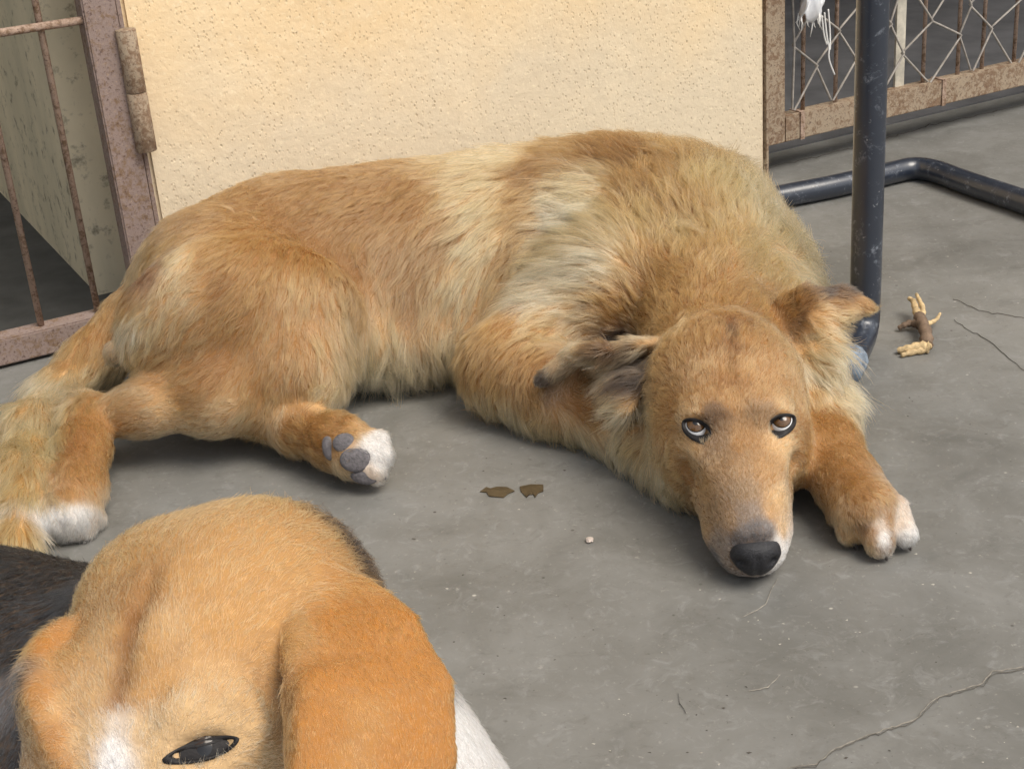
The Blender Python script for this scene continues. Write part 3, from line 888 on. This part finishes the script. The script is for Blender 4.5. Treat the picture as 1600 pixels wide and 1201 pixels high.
    ra.data.foreach_set('value', rr.astype(np.float32).ravel())
    ca = hc.attributes.new('col', 'FLOAT_COLOR', 'POINT')
    ca.data.foreach_set('color', K.astype(np.float32).ravel())
    hc.materials.append(mat)
    o = bpy.data.objects.new(name, hc); COL.objects.link(o); o.parent = parent
    o.matrix_parent_inverse = Matrix.Translation(parent.location).inverted()
    return o
def m_fur(name, rough=.42, rad_rough=.55):
    m = bpy.data.materials.new(name); m.use_nodes = True; t = m.node_tree
    t.nodes.remove(t.nodes['Principled BSDF'])
    h = t.nodes.new('ShaderNodeBsdfHairPrincipled'); h.model = 'CHIANG'; h.parametrization = 'COLOR'
    a = t.nodes.new('ShaderNodeAttribute'); a.attribute_name = 'col'
    t.links.new(a.outputs['Color'], h.inputs['Color'])
    h.inputs['Roughness'].default_value = rough; h.inputs['Radial Roughness'].default_value = rad_rough
    h.inputs['Random Roughness'].default_value = .3
    t.links.new(h.outputs[0], t.nodes['Material Output'].inputs['Surface'])
    return m
def m_skin(name):
    k = NB(name)
    a = k.n.new('ShaderNodeAttribute'); a.attribute_name = 'col'
    nz = k.noise(220, 3, .7)
    c = k.mix(k.ramp(nz, .3, .7), k.mix(.35, a.outputs['Color'], (.25, .16, .10)), a.outputs['Color'])
    k.bump(nz, .5, .002)
    return k.out(c, .9, spec=.1)
def body_mesh(name, f, guides, parent, it=2):
    V, Q = f.surface(); V = relax(V, Q, it, .5); N = normals_of(V, Q)
    fields = fur_fields(V, N, guides)
    me = mesh_from(name, V, Q)
    ca = me.attributes.new('col', 'FLOAT_COLOR', 'POINT')
    ca.data.foreach_set('color', np.concatenate([fields[2] * .8, np.ones((len(V), 1))], 1).astype(np.float32).ravel())
    o = link(name, me, m_skin(name + '_skin'), parent)
    return o, V, Q, N, fields
def blob(name, c, r, axes, mat, parent, shape=None, seg=24):
    bm = bmesh.new(); bmesh.ops.create_uvsphere(bm, u_segments=seg, v_segments=seg // 2 + 2, radius=1)
    A = np.array(axes, float)
    for v in bm.verts:
        q = np.array(v.co)
        if shape: q = shape(q)
        v.co = Vector(c + A.T @ (q * np.array(r)))
    for fc in bm.faces: fc.smooth = True
    bmesh.ops.recalc_face_normals(bm, faces=bm.faces)
    me = bpy.data.meshes.new(name); bm.to_mesh(me); bm.free()
    return link(name, me, mat, parent)
def cap(name, c, w, x, y, R, ang0, ang1, mat, parent):
    V = []; Fq = []; n = 24; m = 6
    for j in range(m + 1):
        t = ang0 + (ang1 - ang0) * j / m
        for i in range(n):
            ph = 2 * math.pi * i / n
            V.append(c + R * (w * math.cos(t) + math.sin(t) * (x * math.cos(ph) + y * math.sin(ph))))
    for j in range(m):
        for i in range(n): Fq.append((j * n + i, j * n + (i + 1) % n, (j + 1) * n + (i + 1) % n, (j + 1) * n + i))
    return link(name, mesh_from(name, np.array(V), Fq), mat, parent)
M_SCL = m_plain('eye_white', (.90, .90, .90), .08, .05, 300, 0.0, .6)
M_IRIS = m_plain('brown_iris', (.115, .058, .022), .06, .45, 900, 0.0, .7)
M_PUP = m_plain('pupil', (.006, .005, .005), .05, .1, 50, 0.0, .7)
M_LID = m_plain('dark_eyelid', (.014, .012, .012), .55, .3, 400, .3, .3)
M_IRISD = m_plain('dark_brown_iris', (.030, .018, .012), .12, .4, 900, 0.0, .4)
def make_eye(parent, c, R, w, x, y, gaze, op, outer, corner, lidw=None, ia=41, imat=None, curv=.05, fld=None, smat=None):
    """eyeball > iris > pupil, and a dark lid ring with an almond opening"""
    e = blob('eye', c, (R, R, R), np.eye(3), smat or M_SCL, parent)
    gz = unit(gaze); gx = unit(np.cross(y, gz)); gy = np.cross(gz, gx)
    ir = cap('iris', c, gz, gx, gy, R * 1.012, math.radians(15), math.radians(ia), imat or M_IRIS, e)
    cap('limbus', c, gz, gx, gy, R * 1.010, math.radians(ia - .5), math.radians(ia + 5), M_PUP, ir)
    cap('pupil', c, gz, gx, gy, R * 1.013, 0, math.radians(16), M_PUP, ir)
    n = 40; rings = []
    for j, (s, dep) in enumerate(((0, 0), (.15, .0006), (.45, .0008), (.8, .0003), (1.0, -.0016))):
        row = []
        for i in range(n):
            ph = 2 * math.pi * i / n
            ca, sa = math.cos(ph), math.sin(ph)
            ax = op[0] * ca; ay = (op[1] if sa > 0 else op[2]) * abs(sa) ** 1.25 * (1 if sa > 0 else -1)
            bx = outer[0] * ca; by = (outer[1] if sa > 0 else outer[2]) * abs(sa) ** 1.1 * (1 if sa > 0 else -1)
            k = max(0, ca * unit(corner)[0] + sa * unit(corner)[1]) ** 4
            bx += corner[0] * k; by += corner[1] * k
            xx = ax + (bx - ax) * s; yy = ay + (by - ay) * s
            r_ = math.hypot(ax, ay)
            base = math.sqrt(max(R * R * 1.06 - r_ * r_, 1e-9))
            out = lidw if lidw is not None else .0105
            row.append(c + x * xx + y * yy + w * (base * (1 - s) + out * s + dep - s * (xx * xx + .5 * yy * yy) / (2 * curv)))
        rings += row
    if fld is not None:                                            # the lid lies on the skin
        for j, off in ((2, .0012), (3, .0010), (4, -.0010)):
            tt = []
            for i in range(n):
                q = rings[j * n + i] + w * .008
                for _ in range(80):
                    if fld.at(q) < .0002: break
                    q = q - w * .0003
                t_ = (q - rings[j * n + i]) @ w
                tt.append(max(-.004, min(.006, t_)))
            tt = np.array(tt)
            for _ in range(4): tt = (np.roll(tt, 1) + 2 * tt + np.roll(tt, -1)) / 4
            for i in range(n): rings[j * n + i] = rings[j * n + i] + w * (tt[i] + off)
        for i in range(n): rings[n + i] = rings[i] * .6 + rings[2 * n + i] * .4 + w * .0005
    Fq = [(j * n + i, j * n + (i + 1) % n, (j + 1) * n + (i + 1) % n, (j + 1) * n + i) for j in range(4) for i in range(n)]
    o = link('eyelid', mesh_from('eyelid', np.array(rings), Fq), M_LID, parent)
    return e
# ------------------------------------------------------------------ the golden dog
GOLD = [
 # trunk and back
 (300, 340, -30, 25, .022, .18, 'H'), (380, 300, -38, 14, .022, .18, 'H'), (450, 275, -40, 10, .022, .18, 'H'), (540, 262, -40, 6, .025, .18, 'H'), (620, 250, -40, 6, .028, .2, 'H'), (700, 238, -40, 6, .03, .22, 'HR'),
 (790, 245, -40, 8, .04, .3, 'C'), (770, 310, -30, 18, .042, .3, 'C'), (755, 370, -26, 24, .042, .3, 'C'), (740, 420, -20, 30, .036, .25, 'C'),
 (850, 265, -32, 12, .042, .32, 'B'), (825, 320, -28, 16, .042, .3, 'BG'), (800, 380, -22, 24, .036, .28, 'BG'), (790, 440, -20, 25, .032, .25, 'G'),
 (900, 240, -34, 0, .045, .38, 'BG'), (960, 240, -25, -14, .05, .45, 'B'), (1010, 245, -15, -24, .052, .5, 'B'), (1060, 240, -6, -30, .055, .5, 'G'), (1010, 290, -18, -30, .05, .4, 'GB'),
 (930, 300, -34, -2, .05, .4, 'C'), (900, 340, -36, 4, .052, .4, 'P'), (880, 390, -38, 4, .052, .4, 'C'), (870, 430, -40, 6, .052, .38, 'P'), (865, 470, -38, 8, .05, .36, 'P'), (940, 430, -36, -4, .048, .36, 'P'), (940, 370, -34, -10, .05, .4, 'C'), (920, 480, -34, 6, .04, .32, 'CT'),
 (1010, 350, -18, -34, .05, .4, 'GY'), (1070, 320, -8, -40, .05, .42, 'G'), (1060, 370, -10, -36, .045, .36, 'GC'), (1130, 300, 2, -40, .05, .42, 'Y'), (1190, 330, 14, -36, .05, .45, 'C'), (1225, 380, 26, -22, .05, .45, 'CY'), (1250, 430, 30, -8, .036, .36, 'C'), (1110, 400, -3, -36, .04, .34, 'G'), (1170, 400, 6, -34, .042, .36, 'YG'), (1010, 420, -28, -22, .045, .36, 'G'), (1030, 455, -26, -16, .03, .34, 'OG'), (1200, 430, 16, -26, .036, .36, 'YG'),
 # flank and belly
 (500, 330, -32, 18, .025, .18, 'H'), (570, 320, -32, 18, .026, .18, 'H'), (640, 320, -28, 22, .028, .2, 'H'), (620, 400, -20, 30, .03, .18, 'J'), (690, 370, -24, 26, .032, .22, 'J'), (545, 400, -20, 30, .028, .18, 'H'), (560, 460, -14, 32, .03, .18, 'J'), (640, 470, -10, 32, .032, .18, 'J'), (690, 480, -8, 32, .034, .2, 'JC'), (530, 520, 6, 32, .036, .2, 'JC'), (590, 530, 5, 32, .042, .2, 'C'), (650, 545, 3, 32, .042, .2, 'CT'), (700, 550, 2, 32, .040, .2, 'YT'), (600, 590, 6, 32, .05, .22, 'P'), (660, 600, 4, 32, .05, .22, 'C'), (560, 590, 12, 30, .046, .22, 'P'), (705, 600, 4, 32, .045, .22, 'C'),
 # thigh
 (330, 390, -22, 25, .02, .16, 'O'), (400, 370, -20, 26, .02, .16, 'O'), (460, 390, -16, 28, .022, .16, 'O'), (400, 440, -10, 30, .02, .16, 'O'), (460, 460, -4, 30, .024, .18, 'G'), (500, 500, 4, 30, .028, .18, 'G'), (440, 530, -2, 30, .022, .16, 'OG'), (380, 510, -12, 28, .02, .16, 'O'), (340, 440, -14, 28, .02, .18, 'OR'), (300, 450, -20, 25, .02, .18, 'GC'), (310, 520, -18, 25, .02, .16, 'G'), (255, 500, -15, 26, .024, .22, 'CG'), (250, 570, -18, 22, .022, .2, 'G'), (330, 580, -18, 18, .018, .14, 'OR'), (400, 590, -12, 20, .018, .14, 'O'), (470, 590, 2, 24, .02, .16, 'G'), (500, 620, 10, 22, .026, .2, 'C'), (430, 640, -12, 16, .015, .14, 'GC'), (350, 640, -28, 6, .012, .12, 'GC'), (270, 650, -30, 2, .010, .12, 'C'), (290, 620, -26, 6, .013, .14, 'OG'), (200, 655, -28, 6, .010, .12, 'G'),
 # rump
 (235, 425, -10, 26, .026, .25, 'RK'), (270, 375, -24, 25, .022, .2, 'O'), (285, 400, -14, 28, .024, .22, 'C'), (205, 460, -14, 28, .026, .22, 'OR'), (205, 500, -8, 30, .028, .25, 'P'), (165, 500, -12, 30, .024, .22, 'O'), (140, 545, -10, 30, .026, .22, 'O'), (220, 545, -14, 26, .022, .2, 'CG'), (205, 520, -8, 30, .025, .25, 'P'), (180, 553, -4, 12, .004, .1, 'PT'),
 # near hind foot
 (145, 655, -4, 28, .010, .12, 'O'), (120, 690, -4, 28, .010, .12, 'OR'), (150, 700, 0, 28, .010, .12, 'O'), (135, 740, 0, 28, .010, .12, 'O'), (150, 770, 2, 26, .010, .12, 'G'), (110, 770, -4, 26, .010, .14, 'G'), (95, 800, -5, 22, .010, .18, 'W'), (125, 810, 0, 22, .010, .18, 'W'), (150, 810, 3, 22, .010, .18, 'CW'), (85, 825, -4, 18, .008, .18, 'W'),
 # tail
 (150, 580, -22, 18, .04, .35, 'C'), (110, 600, -24, 18, .05, .42, 'CP'), (75, 640, -14, 28, .05, .4, 'C'), (50, 690, -8, 32, .05, .38, 'Y'), (70, 700, 4, 34, .045, .35, 'YC'), (35, 760, -2, 34, .05, .34, 'Y'), (60, 770, 4, 34, .045, .3, 'YC'), (25, 830, 0, 34, .05, .3, 'Y'), (15, 740, -6, 34, .05, .36, 'YC'),
 # far hind foot
 (450, 665, 26, 8, .02, .2, 'O'), (480, 660, 26, 6, .016, .2, 'O'), (500, 700, 22, 8, .014, .2, 'O'), (530, 662, 24, 5, .010, .2, 'OG'), (565, 668, 20, 5, .008, .2, 'OC'), (590, 690, 16, 8, .007, .2, 'W'), (598, 720, 10, 10, .007, .2, 'W'), (580, 748, 10, 8, .007, .2, 'CW'), (530, 730, 12, 10, .010, .2, 'GC'), (545, 675, 16, 6, .008, .2, 'GC'),
 # near fore leg
 (850, 510, -24, 14, .034, .28, 'GC'), (800, 500, -20, 20, .026, .2, 'O'), (770, 530, -16, 22, .022, .18, 'O'), (745, 580, -4, 26, .022, .18, 'O'), (780, 570, -12, 20, .02, .16, 'O'), (830, 570, -8, 20, .018, .15, 'OR'), (830, 610, 14, 14, .016, .15, 'O'), (900, 620, 22, 10, .018, .16, 'OR'), (760, 620, -2, 28, .028, .22, 'OC'), (800, 645, 2, 30, .032, .28, 'C'), (860, 655, 6, 28, .026, .24, 'OC'), (900, 680, 4, 30, .036, .3, 'CY'), (950, 690, 6, 30, .036, .3, 'C'), (940, 650, 20, 14, .02, .18, 'O'),
 # far fore leg
 (1280, 655, 12, 30, .008, .12, 'O'), (1310, 690, 14, 30, .007, .12, 'OG'), (1290, 720, 14, 30, .008, .12, 'O'), (1325, 750, 16, 30, .007, .12, 'O'), (1350, 780, 18, 30, .007, .12, 'O'), (1380, 770, 20, 28, .007, .12, 'OG'), (1300, 770, 8, 30, .009, .15, 'OG'), (1335, 805, 2, 30, .006, .14, 'OG'), (1318, 820, 0, 28, .008, .16, 'C'), (1336, 835, 2, 26, .006, .14, 'CG'), (1372, 818, 10, 26, .006, .14, 'CW'), (1380, 840, 8, 22, .005, .14, 'W'), (1362, 832, 4, 24, .005, .14, 'OG'), (1348, 820, 2, 28, .005, .12, 'B'), (1391, 812, 10, 24, .005, .12, 'OG'), (1396, 840, 8, 22, .005, .12, 'BT'), (1362, 805, 10, 28, .006, .12, 'OG'), (1405, 812, 12, 24, .006, .14, 'CW'), (1418, 840, 8, 22, .006, .14, 'W'), (1360, 850, 4, 22, .006, .14, 'CG'), (1262, 690, 8, 28, .012, .18, 'O'),  # brown rows in the toe grooves paint the shaded gaps
 # head
 (1130, 472, 0, -30, .032, .34, 'O'), (1080, 484, -10, -28, .030, .34, 'OG'), (1180, 480, 8, -28, .030, .34, 'O'), (1130, 492, 0, -30, .022, .28, 'OR'), (1050, 505, -14, -26, .024, .3, 'OG'), (1205, 495, 12, -26, .024, .3, 'O'), (1050, 520, -16, -24, .016, .24, 'G'), (1215, 520, 14, -25, .014, .22, 'G'), (1140, 500, 0, -30, .016, .22, 'BR'), (1141, 520, 0, -30, .014, .22, 'BK'), (1142, 545, 0, -30, .012, .2, 'BR'), (1120, 520, -3, -30, .014, .22, 'OG'), (1162, 520, 3, -30, .014, .22, 'O'), (1110, 530, -4, -30, .014, .2, 'O'), (1170, 530, 4, -30, .014, .2, 'O'), (1045, 570, -18, -22, .012, .2, 'G'), (1230, 570, 16, -24, .010, .18, 'G'), (1142, 570, 0, -30, .010, .18, 'BO'), (1141, 595, 0, -30, .009, .16, 'OR'), (1122, 570, -3, -30, .010, .18, 'G'), (1164, 570, 3, -30, .010, .18, 'G'), (1100, 580, -5, -28, .010, .18, 'G'), (1185, 580, 5, -28, .010, .18, 'G'), (1140, 620, 0, -30, .008, .15, 'OG'), (1090, 625, -6, -28, .008, .15, 'G'), (1195, 618, 6, -28, .008, .15, 'G'), (1050, 640, -20, -14, .009, .18, 'OG'), (1250, 630, 16, -18, .008, .16, 'G'), (1113, 648, -4, -24, .006, .14, 'KB'), (1196, 641, 4, -24, .006, .14, 'BT'), (1128, 690, -2, -24, .005, .14, 'TB'), (1120, 700, -4, -22, .005, .14, 'TB'),
 (1085, 640, -8, -22, .006, .14, 'CG'), (1225, 632, 8, -22, .006, .14, 'CG'), (1075, 700, -14, -6, .008, .16, 'CG'), (1228, 695, 10, -14, .006, .14, 'C'),
 (1155, 690, 0, -26, .005, .12, 'GO'), (1160, 730, 0, -25, .0045, .1, 'TG'), (1165, 770, 0, -25, .004, .1, 'T'), (1175, 800, 0, -22, .0035, .1, 'ST'), (1180, 825, 0, -20, .003, .1, 'SD'), (1165, 830, -2, -18, .003, .1, 'S'), (1198, 825, 2, -18, .003, .1, 'S'),
 (1125, 740, -6, -22, .0055, .12, 'OT'), (1105, 760, -10, -18, .006, .12, 'OG'), (1125, 800, -8, -18, .005, .12, 'OT'), (1105, 820, -10, -16, .005, .12, 'GT'), (1145, 815, -4, -20, .004, .12, 'TG'), (1120, 852, -10, -12, .004, .12, 'TS'), (1103, 858, -10, -8, .004, .12, 'SD'), (1118, 872, -10, -8, .004, .12, 'D'), (1160, 815, -2, -20, .0035, .1, 'TS'), (1138, 872, -10, -10, .004, .12, 'ST'), (1160, 840, -3, -16, .003, .1, 'D'), (1182, 838, 0, -16, .003, .1, 'D'), (1203, 838, 3, -16, .003, .1, 'D'), (1200, 740, 6, -22, .005, .12, 'G'), (1215, 780, 8, -18, .005, .12, 'C'), (1205, 800, 6, -18, .004, .1, 'CG'), (1222, 830, 8, -14, .004, .12, 'C'), (1224, 860, 8, -10, .004, .12, 'W'), (1216, 845, 6, -12, .003, .12, 'W'),
 (1070, 740, -16, 8, .012, .2, 'OG'), (1035, 690, -20, 14, .018, .26, 'G'), (1045, 650, -20, 4, .012, .2, 'OG'), (1005, 690, -18, 20, .03, .32, 'GC'), (1030, 745, -12, 20, .026, .3, 'C'), (1010, 730, -10, 22, .034, .34, 'C'), (970, 700, -6, 28, .036, .32, 'C'), (1245, 680, 12, 8, .010, .2, 'G'),
 # ears
 (1020, 530, -26, -8, .02, .3, 'PG'), (1010, 500, -20, -20, .024, .34, 'O'), (975, 490, -16, -22, .026, .45, 'O'), (970, 530, -30, -4, .026, .34, 'K'), (945, 540, -30, 0, .024, .3, 'KB'), (920, 545, -30, 4, .022, .28, 'KT'), (900, 555, -28, 12, .018, .24, 'P'), (870, 575, -20, 18, .012, .18, 'PT'), (850, 590, -14, 20, .007, .14, 'K'), (842, 600, -12, 16, .006, .14, 'D'), (985, 570, -26, 12, .03, .38, 'K'), (960, 565, -28, 10, .03, .36, 'TP'), (992, 590, -18, 24, .034, .4, 'K'), (1000, 570, -22, 14, .028, .36, 'K'), (980, 595, -20, 20, .034, .4, 'K'), (970, 612, -18, 24, .034, .4, 'CT'), (985, 635, -14, 26, .034, .4, 'C'), (975, 650, -12, 26, .03, .4, 'P'),
 (1235, 480, 14, -12, .02, .3, 'BO'), (1260, 475, 22, -8, .018, .3, 'B'), (1268, 456, 24, -6, .014, .26, 'BK'), (1298, 452, 26, -4, .012, .24, 'K'), (1328, 452, 24, -2, .010, .22, 'K'), (1290, 460, 26, -4, .012, .24, 'K'), (1320, 458, 24, 0, .010, .22, 'BK'), (1305, 472, 24, 0, .012, .22, 'BO'), (1345, 475, 14, 8, .007, .16, 'O'), (1335, 490, 10, 12, .010, .2, 'OC'), (1300, 490, 24, 6, .022, .3, 'CG'), (1275, 510, 22, 12, .026, .34, 'C'), (1290, 545, 22, 20, .042, .5, 'PC'), (1280, 580, 22, 22, .042, .5, 'P'), (1296, 590, 20, 22, .04, .5, 'C'), (1265, 600, 14, 24, .026, .34, 'CG'), (1250, 500, 20, 0, .018, .28, 'BT'),
]
dog = empty('golden_dog', Z(700, 600, 0)); tag(dog, 'golden tan long haired dog lying by the wall with its chin on the floor', 'dog')
gf = golden_field(.003)
gg = guide_points(gf, GOLD)
gb, GV, GQ, GN, gfl = body_mesh('body', gf, gg, dog)
M_NOSE = m_plain('nose_leather', (.016, .016, .019), .46, .5, 620, .9, .45)
hide = []
# eyes
for c, w, x, y, x0, y0, sx in EYE:
    make_eye(dog, c, .0104, w, x, y, unit(CC - c) + y0 * .50 + x0 * (.03 if sx < 0 else -.02), (.0098, .0036, .0068), (.0130, .0066, .0108), (sx * .0075, -.0056), .0112, 45, None, .16, gf)
    hide.append((c + w * .0104 - y * .001, .0098)); hide.append((c + w * .0104 + x * sx * .008 - y * .005, .0068)); hide.append((c + w * .0104 - x * sx * .006, .0066))
# nose
nc = gf.hit(1180, 866) + ray(1180, 866) * .0085
def nose_shape(q):
    q = q.copy()
    s = 1.0 - .22 * max(0, -q[2])
    q[0] *= s
    for sg in (-1, 1):
        dd = ((q[0] - sg * .62) ** 2 + (q[2] + .10) ** 2) / .035
        if q[1] > 0: q[1] -= .42 * math.exp(-dd)
    if q[1] > 0: q[1] -= .10 * math.exp(-(q[0] / .10) ** 2) * (q[2] < .35)
    if q[2] > .55: q[2] = .55 + (q[2] - .55) * .6
    return q
blob('nose', nc + UP * .0012, (.0210, .0165, .0192), (hl, hf, UP), M_NOSE, dog, nose_shape, 48)
hide.append((nc + hf * .004, .0165)); hide.append((nc + hl * .008 + hf * .003, .0125)); hide.append((nc - hl * .008 + hf * .003, .0125))
# claws
M_CLAW = m_plain('dark_claw', (.06, .05, .048), .4, .4, 200, .2)
def claw(a, b, r=.0034):
    a = np.array(a); b = np.array(b); m = (a + b) / 2 + UP * .002
    pts = smooth_path([a, m, b], 2); n = len(pts)
    link('claw', tube_mesh('claw', pts, [r * (1 - .85 * (i / (n - 1)) ** 1.5) for i in range(n)], 10), M_CLAW, dog)
claw(Z(1334, 846, .010), Z(1339, 858, .002), .003); claw(Z(1380, 862, .011), Z(1386, 876, .002), .003); claw(Z(1417, 848, .010), Z(1423, 860, .002), .003); claw(Z(1310, 822, .008), Z(1314, 836, .002), .0034)
claw(Z(84, 822, .010), Z(80, 836, .003)); claw(Z(108, 836, .009), Z(107, 848, .003)); claw(Z(132, 833, .009), Z(134, 846, .003))
claw(Z(600, 690, .042), Z(607, 694, .040), .003); claw(Z(604, 714, .030), Z(610, 720, .028), .003); claw(Z(596, 742, .018), Z(603, 749, .016), .003)
# pads of the upturned hind foot
M_PAD = m_plain('grey_paw_pad', (.12, .11, .115), .7, .45, 330, .9)
for x_, y_, a_, b_, rot in ((556, 718, .0155, .0122, 0), (537, 691, .0112, .0092, .2), (568, 744, .0140, .0082, -.15), (513, 700, .0065, .0120, .2)):
    p = gf.hit(x_, y_)
    nn = unit(grad(gf, p) * .5 + unit(CC - p) * .8); xx = unit(CR - nn * (CR @ nn)); yy = np.cross(nn, xx)
    c_, s_ = math.cos(rot), math.sin(rot)
    blob('paw_pad', p - nn * .0012, (a_, b_, .0038), (xx * c_ + yy * s_, yy * c_ - xx * s_, nn), M_PAD, dog, None, 18)
    hide.append((p, max(a_, b_) * .74))
if FUR:
    make_fur('fur', GV, GQ, GN, gfl, 370000, dog, m_fur('golden_fur'), hide, rad=.00020, seed=4, clump=.68, clump_n=16, colvar=.2)

# ------------------------------------------------------------------ the beagle
_nc = Tt(378, 1062, .72)
NAPE = [(_nc + .068 * (CR * math.cos(a_) + CU * math.sin(a_)) - _F * .012, unit(CR * math.cos(a_) + CU * math.sin(a_) + _F), 0, 0, .011, .35, 'k') for a_ in (1.45, 1.15, .9, .65, .4, .15)]
BEA = [
 (300, 800, 6, -30, .0072, .185, 'b'), (200, 860, -14, -26, .0072, .182, 'b'), (400, 850, 14, -26, .0072, .182, 'b'), (120, 920, -24, -16, .0072, .182, 'b'), (70, 955, -26, 14, .010, .2, 'xk'), (300, 900, 2, -30, .008, .2, 'b'), (470, 900, 22, -18, .0072, .182, 'b'),
 (250, 980, -3, -30, .0052, .16, 'bl'), (350, 980, 8, -28, .0052, .16, 'b'), (420, 980, 16, -24, .0052, .16, 'b'), (160, 990, -12, -26, .0052, .16, 'bl'), (110, 1020, -20, -20, .0052, .16, 'b'), (222, 935, -2, -30, .004, .12, 'bR'), (206, 975, -2, -30, .004, .12, 'R'), (199, 1000, -2, -30, .004, .12, 'R'), (195, 1025, -2, -30, .004, .12, 'RB'), (190, 1055, -2, -30, .004, .12, 'RB'), (187, 1085, -2, -30, .004, .12, 'R'),  # reddish dark rows paint crease shade along the median furrow
 (232, 985, 2, -30, .005, .15, 'b'), (178, 985, -8, -28, .005, .15, 'b'), (218, 1030, 2, -30, .005, .15, 'b'), (170, 1030, -8, -28, .005, .15, 'bl'), (212, 1080, 2, -30, .005, .15, 'b'), (164, 1080, -8, -28, .005, .15, 'bl'), (150, 1080, -10, -26, .0052, .16, 'bl'), (260, 1080, 4, -28, .0052, .16, 'b'), (330, 1070, 10, -26, .0052, .16, 'bl'), (385, 1080, 16, -22, .0052, .16, 'bl'), (430, 1060, 18, -16, .006, .18, 'b'), (440, 1010, 14, 14, .005, .16, 'b'), (438, 1065, 10, 20, .005, .16, 'bg'), (440, 1110, 8, 22, .005, .16, 'bR'), (425, 1120, 20, -8, .007, .2, 'bl'),  # grey cheek hairs, plus a tint painting the dark line at the ear
 (188, 1128, -1, -28, .0050, .14, 'lw'), (215, 1135, 2, -28, .005, .14, 'l'), (155, 1140, -6, -26, .005, .14, 'l'), (182, 1160, -1, -28, .0050, .14, 'w'), (175, 1195, -1, -26, .0050, .14, 'w'), (120, 1150, -10, -24, .0050, .14, 'l'), (130, 1195, -10, -22, .0050, .14, 'l'), (230, 1150, 4, -26, .0050, .14, 'l'), (290, 1105, 6, -22, .0052, .16, 'l'), (350, 1110, 10, -20, .0052, .16, 'l'), (390, 1150, 14, -12, .0052, .16, 'l'), (370, 1195, 10, 4, .0052, .16, 'l'), (250, 1195, 0, -20, .0050, .14, 'l'), (420, 1180, 16, 4, .0052, .16, 'l'), (90, 1090, -16, -16, .0052, .16, 'bl'),
 # ears
 (530, 910, 20, 10, .008, .2, 'bo'), (530, 970, 10, 28, .005, .12, 'o'), (590, 970, 18, 24, .005, .12, 'o'), (560, 1040, 6, 30, .0033, .12, 'o'), (620, 1040, 14, 26, .0033, .12, 'o'), (510, 1040, 2, 30, .0033, .12, 'o'), (660, 1080, 10, 28, .0033, .12, 'o'), (580, 1120, 2, 30, .0033, .12, 'ob'), (510, 1130, -2, 30, .0033, .12, 'o'), (640, 1150, 2, 30, .0033, .12, 'o'), (560, 1190, -2, 30, .0033, .12, 'ob'), (620, 1190, -4, 30, .0033, .12, 'o'), (490, 1190, -2, 30, .0033, .12, 'o'),
 (60, 1000, -6, 30, .006, .14, 'o'), (65, 1080, 2, 30, .0033, .12, 'o'), (90, 1150, 8, 28, .0033, .12, 'o'), (115, 1195, 10, 28, .0033, .12, 'o'),
 # body
 (60, 900, -28, 10, .010, .2, 'xk'), (130, 880, -28, 6, .010, .2, 'xk'), (60, 1000, -26, 16, .010, .2, 'xk'), (60, 1100, -22, 20, .010, .2, 'xk'), (40, 1180, -18, 24, .010, .2, 'xkg'), (140, 980, -26, 14, .010, .2, 'xk'), (200, 900, -22, 6, .010, .2, 'xk'), (160, 1100, -22, 20, .010, .2, 'xk'), (20, 900, -28, 10, .012, .2, 'k'), (20, 1000, -24, 20, .012, .2, 'k'), (10, 1100, -20, 24, .012, .2, 'kg'), (30, 1180, -16, 26, .012, .2, 'k'), (100, 862, -28, 6, .012, .2, 'k'), (25, 1050, -24, 20, .012, .2, 'kg'),
 (528, 858, 16, -10, .011, .3, 'xk'), (560, 895, 16, 0, .011, .3, 'xk'), (500, 835, 14, -14, .011, .3, 'xk'), (505, 885, 16, -10, .009, .24, 'xb'), (475, 850, 12, -16, .009, .24, 'xb'), (430, 830, 8, -18, .009, .24, 'xb'), *NAPE, (565, 925, 18, 14, .010, .24, 'xbk'), (600, 960, 16, 22, .010, .22, 'xk'), (640, 1000, 14, 26, .0072, .18, 'xk'), (660, 1060, 12, 26, .0072, .18, 'xk'), (600, 1060, 12, 26, .0072, .18, 'xk'), (725, 1150, 10, 26, .0072, .18, 'xw'), (740, 1190, 8, 28, .0072, .18, 'xw'), (690, 1150, 2, 28, .0072, .18, 'xw'), (760, 1198, 8, 28, .0072, .18, 'xw'), (600, 1150, 8, 28, .0072, .18, 'xw'), (660, 1250, 4, 28, .0072, .18, 'xw'), (450, 1250, 4, 28, .0072, .18, 'xw'),
]
beagle = empty('beagle', np.array([Tt(300, 1200, .7)[0], .55, 0])); tag(beagle, 'tan headed beagle with drooping ears, black back and white chest', 'dog')
bfld = beagle_field(.0025)
bg_ = guide_points(bfld, BEA)
bb, BV, BQ, BN, bfl = body_mesh('body', bfld, bg_, beagle)
bh = []
for c, dn, ex, ey, sx in BEYE:
    make_eye(beagle, c, .0104, dn, ex, ey, dn - ey * .15, (.0084, .0004, .0036), (.0126, .0030, .0046), (sx * .003, -.001), .0134, 62, M_IRISD, .06, bfld, M_PUP)
    blob('eye_gap_fill', c + dn * .0088 - ey * .0010, (.0122, .0050, .0014), (ex, ey, dn), M_LID, beagle)  # added dark disc that blackens the socket gaps beside the eyeball
    bh.append((c + dn * .0130 - ey * .001, .0062)); bh.append((c + dn * .0130 + ex * .006, .0048)); bh.append((c + dn * .0130 - ex * .006, .0048))
if FUR:
    make_fur('fur', BV, BQ, BN, bfl, 300000, beagle, m_fur('beagle_fur', .5, .6), bh, rad=.00012, clump=.35, clump_n=6, colvar=.19, grav=.02, ref=.009, maxden=2.0, seed=9, rootf=.72, tipf=1.1, backden=.15)
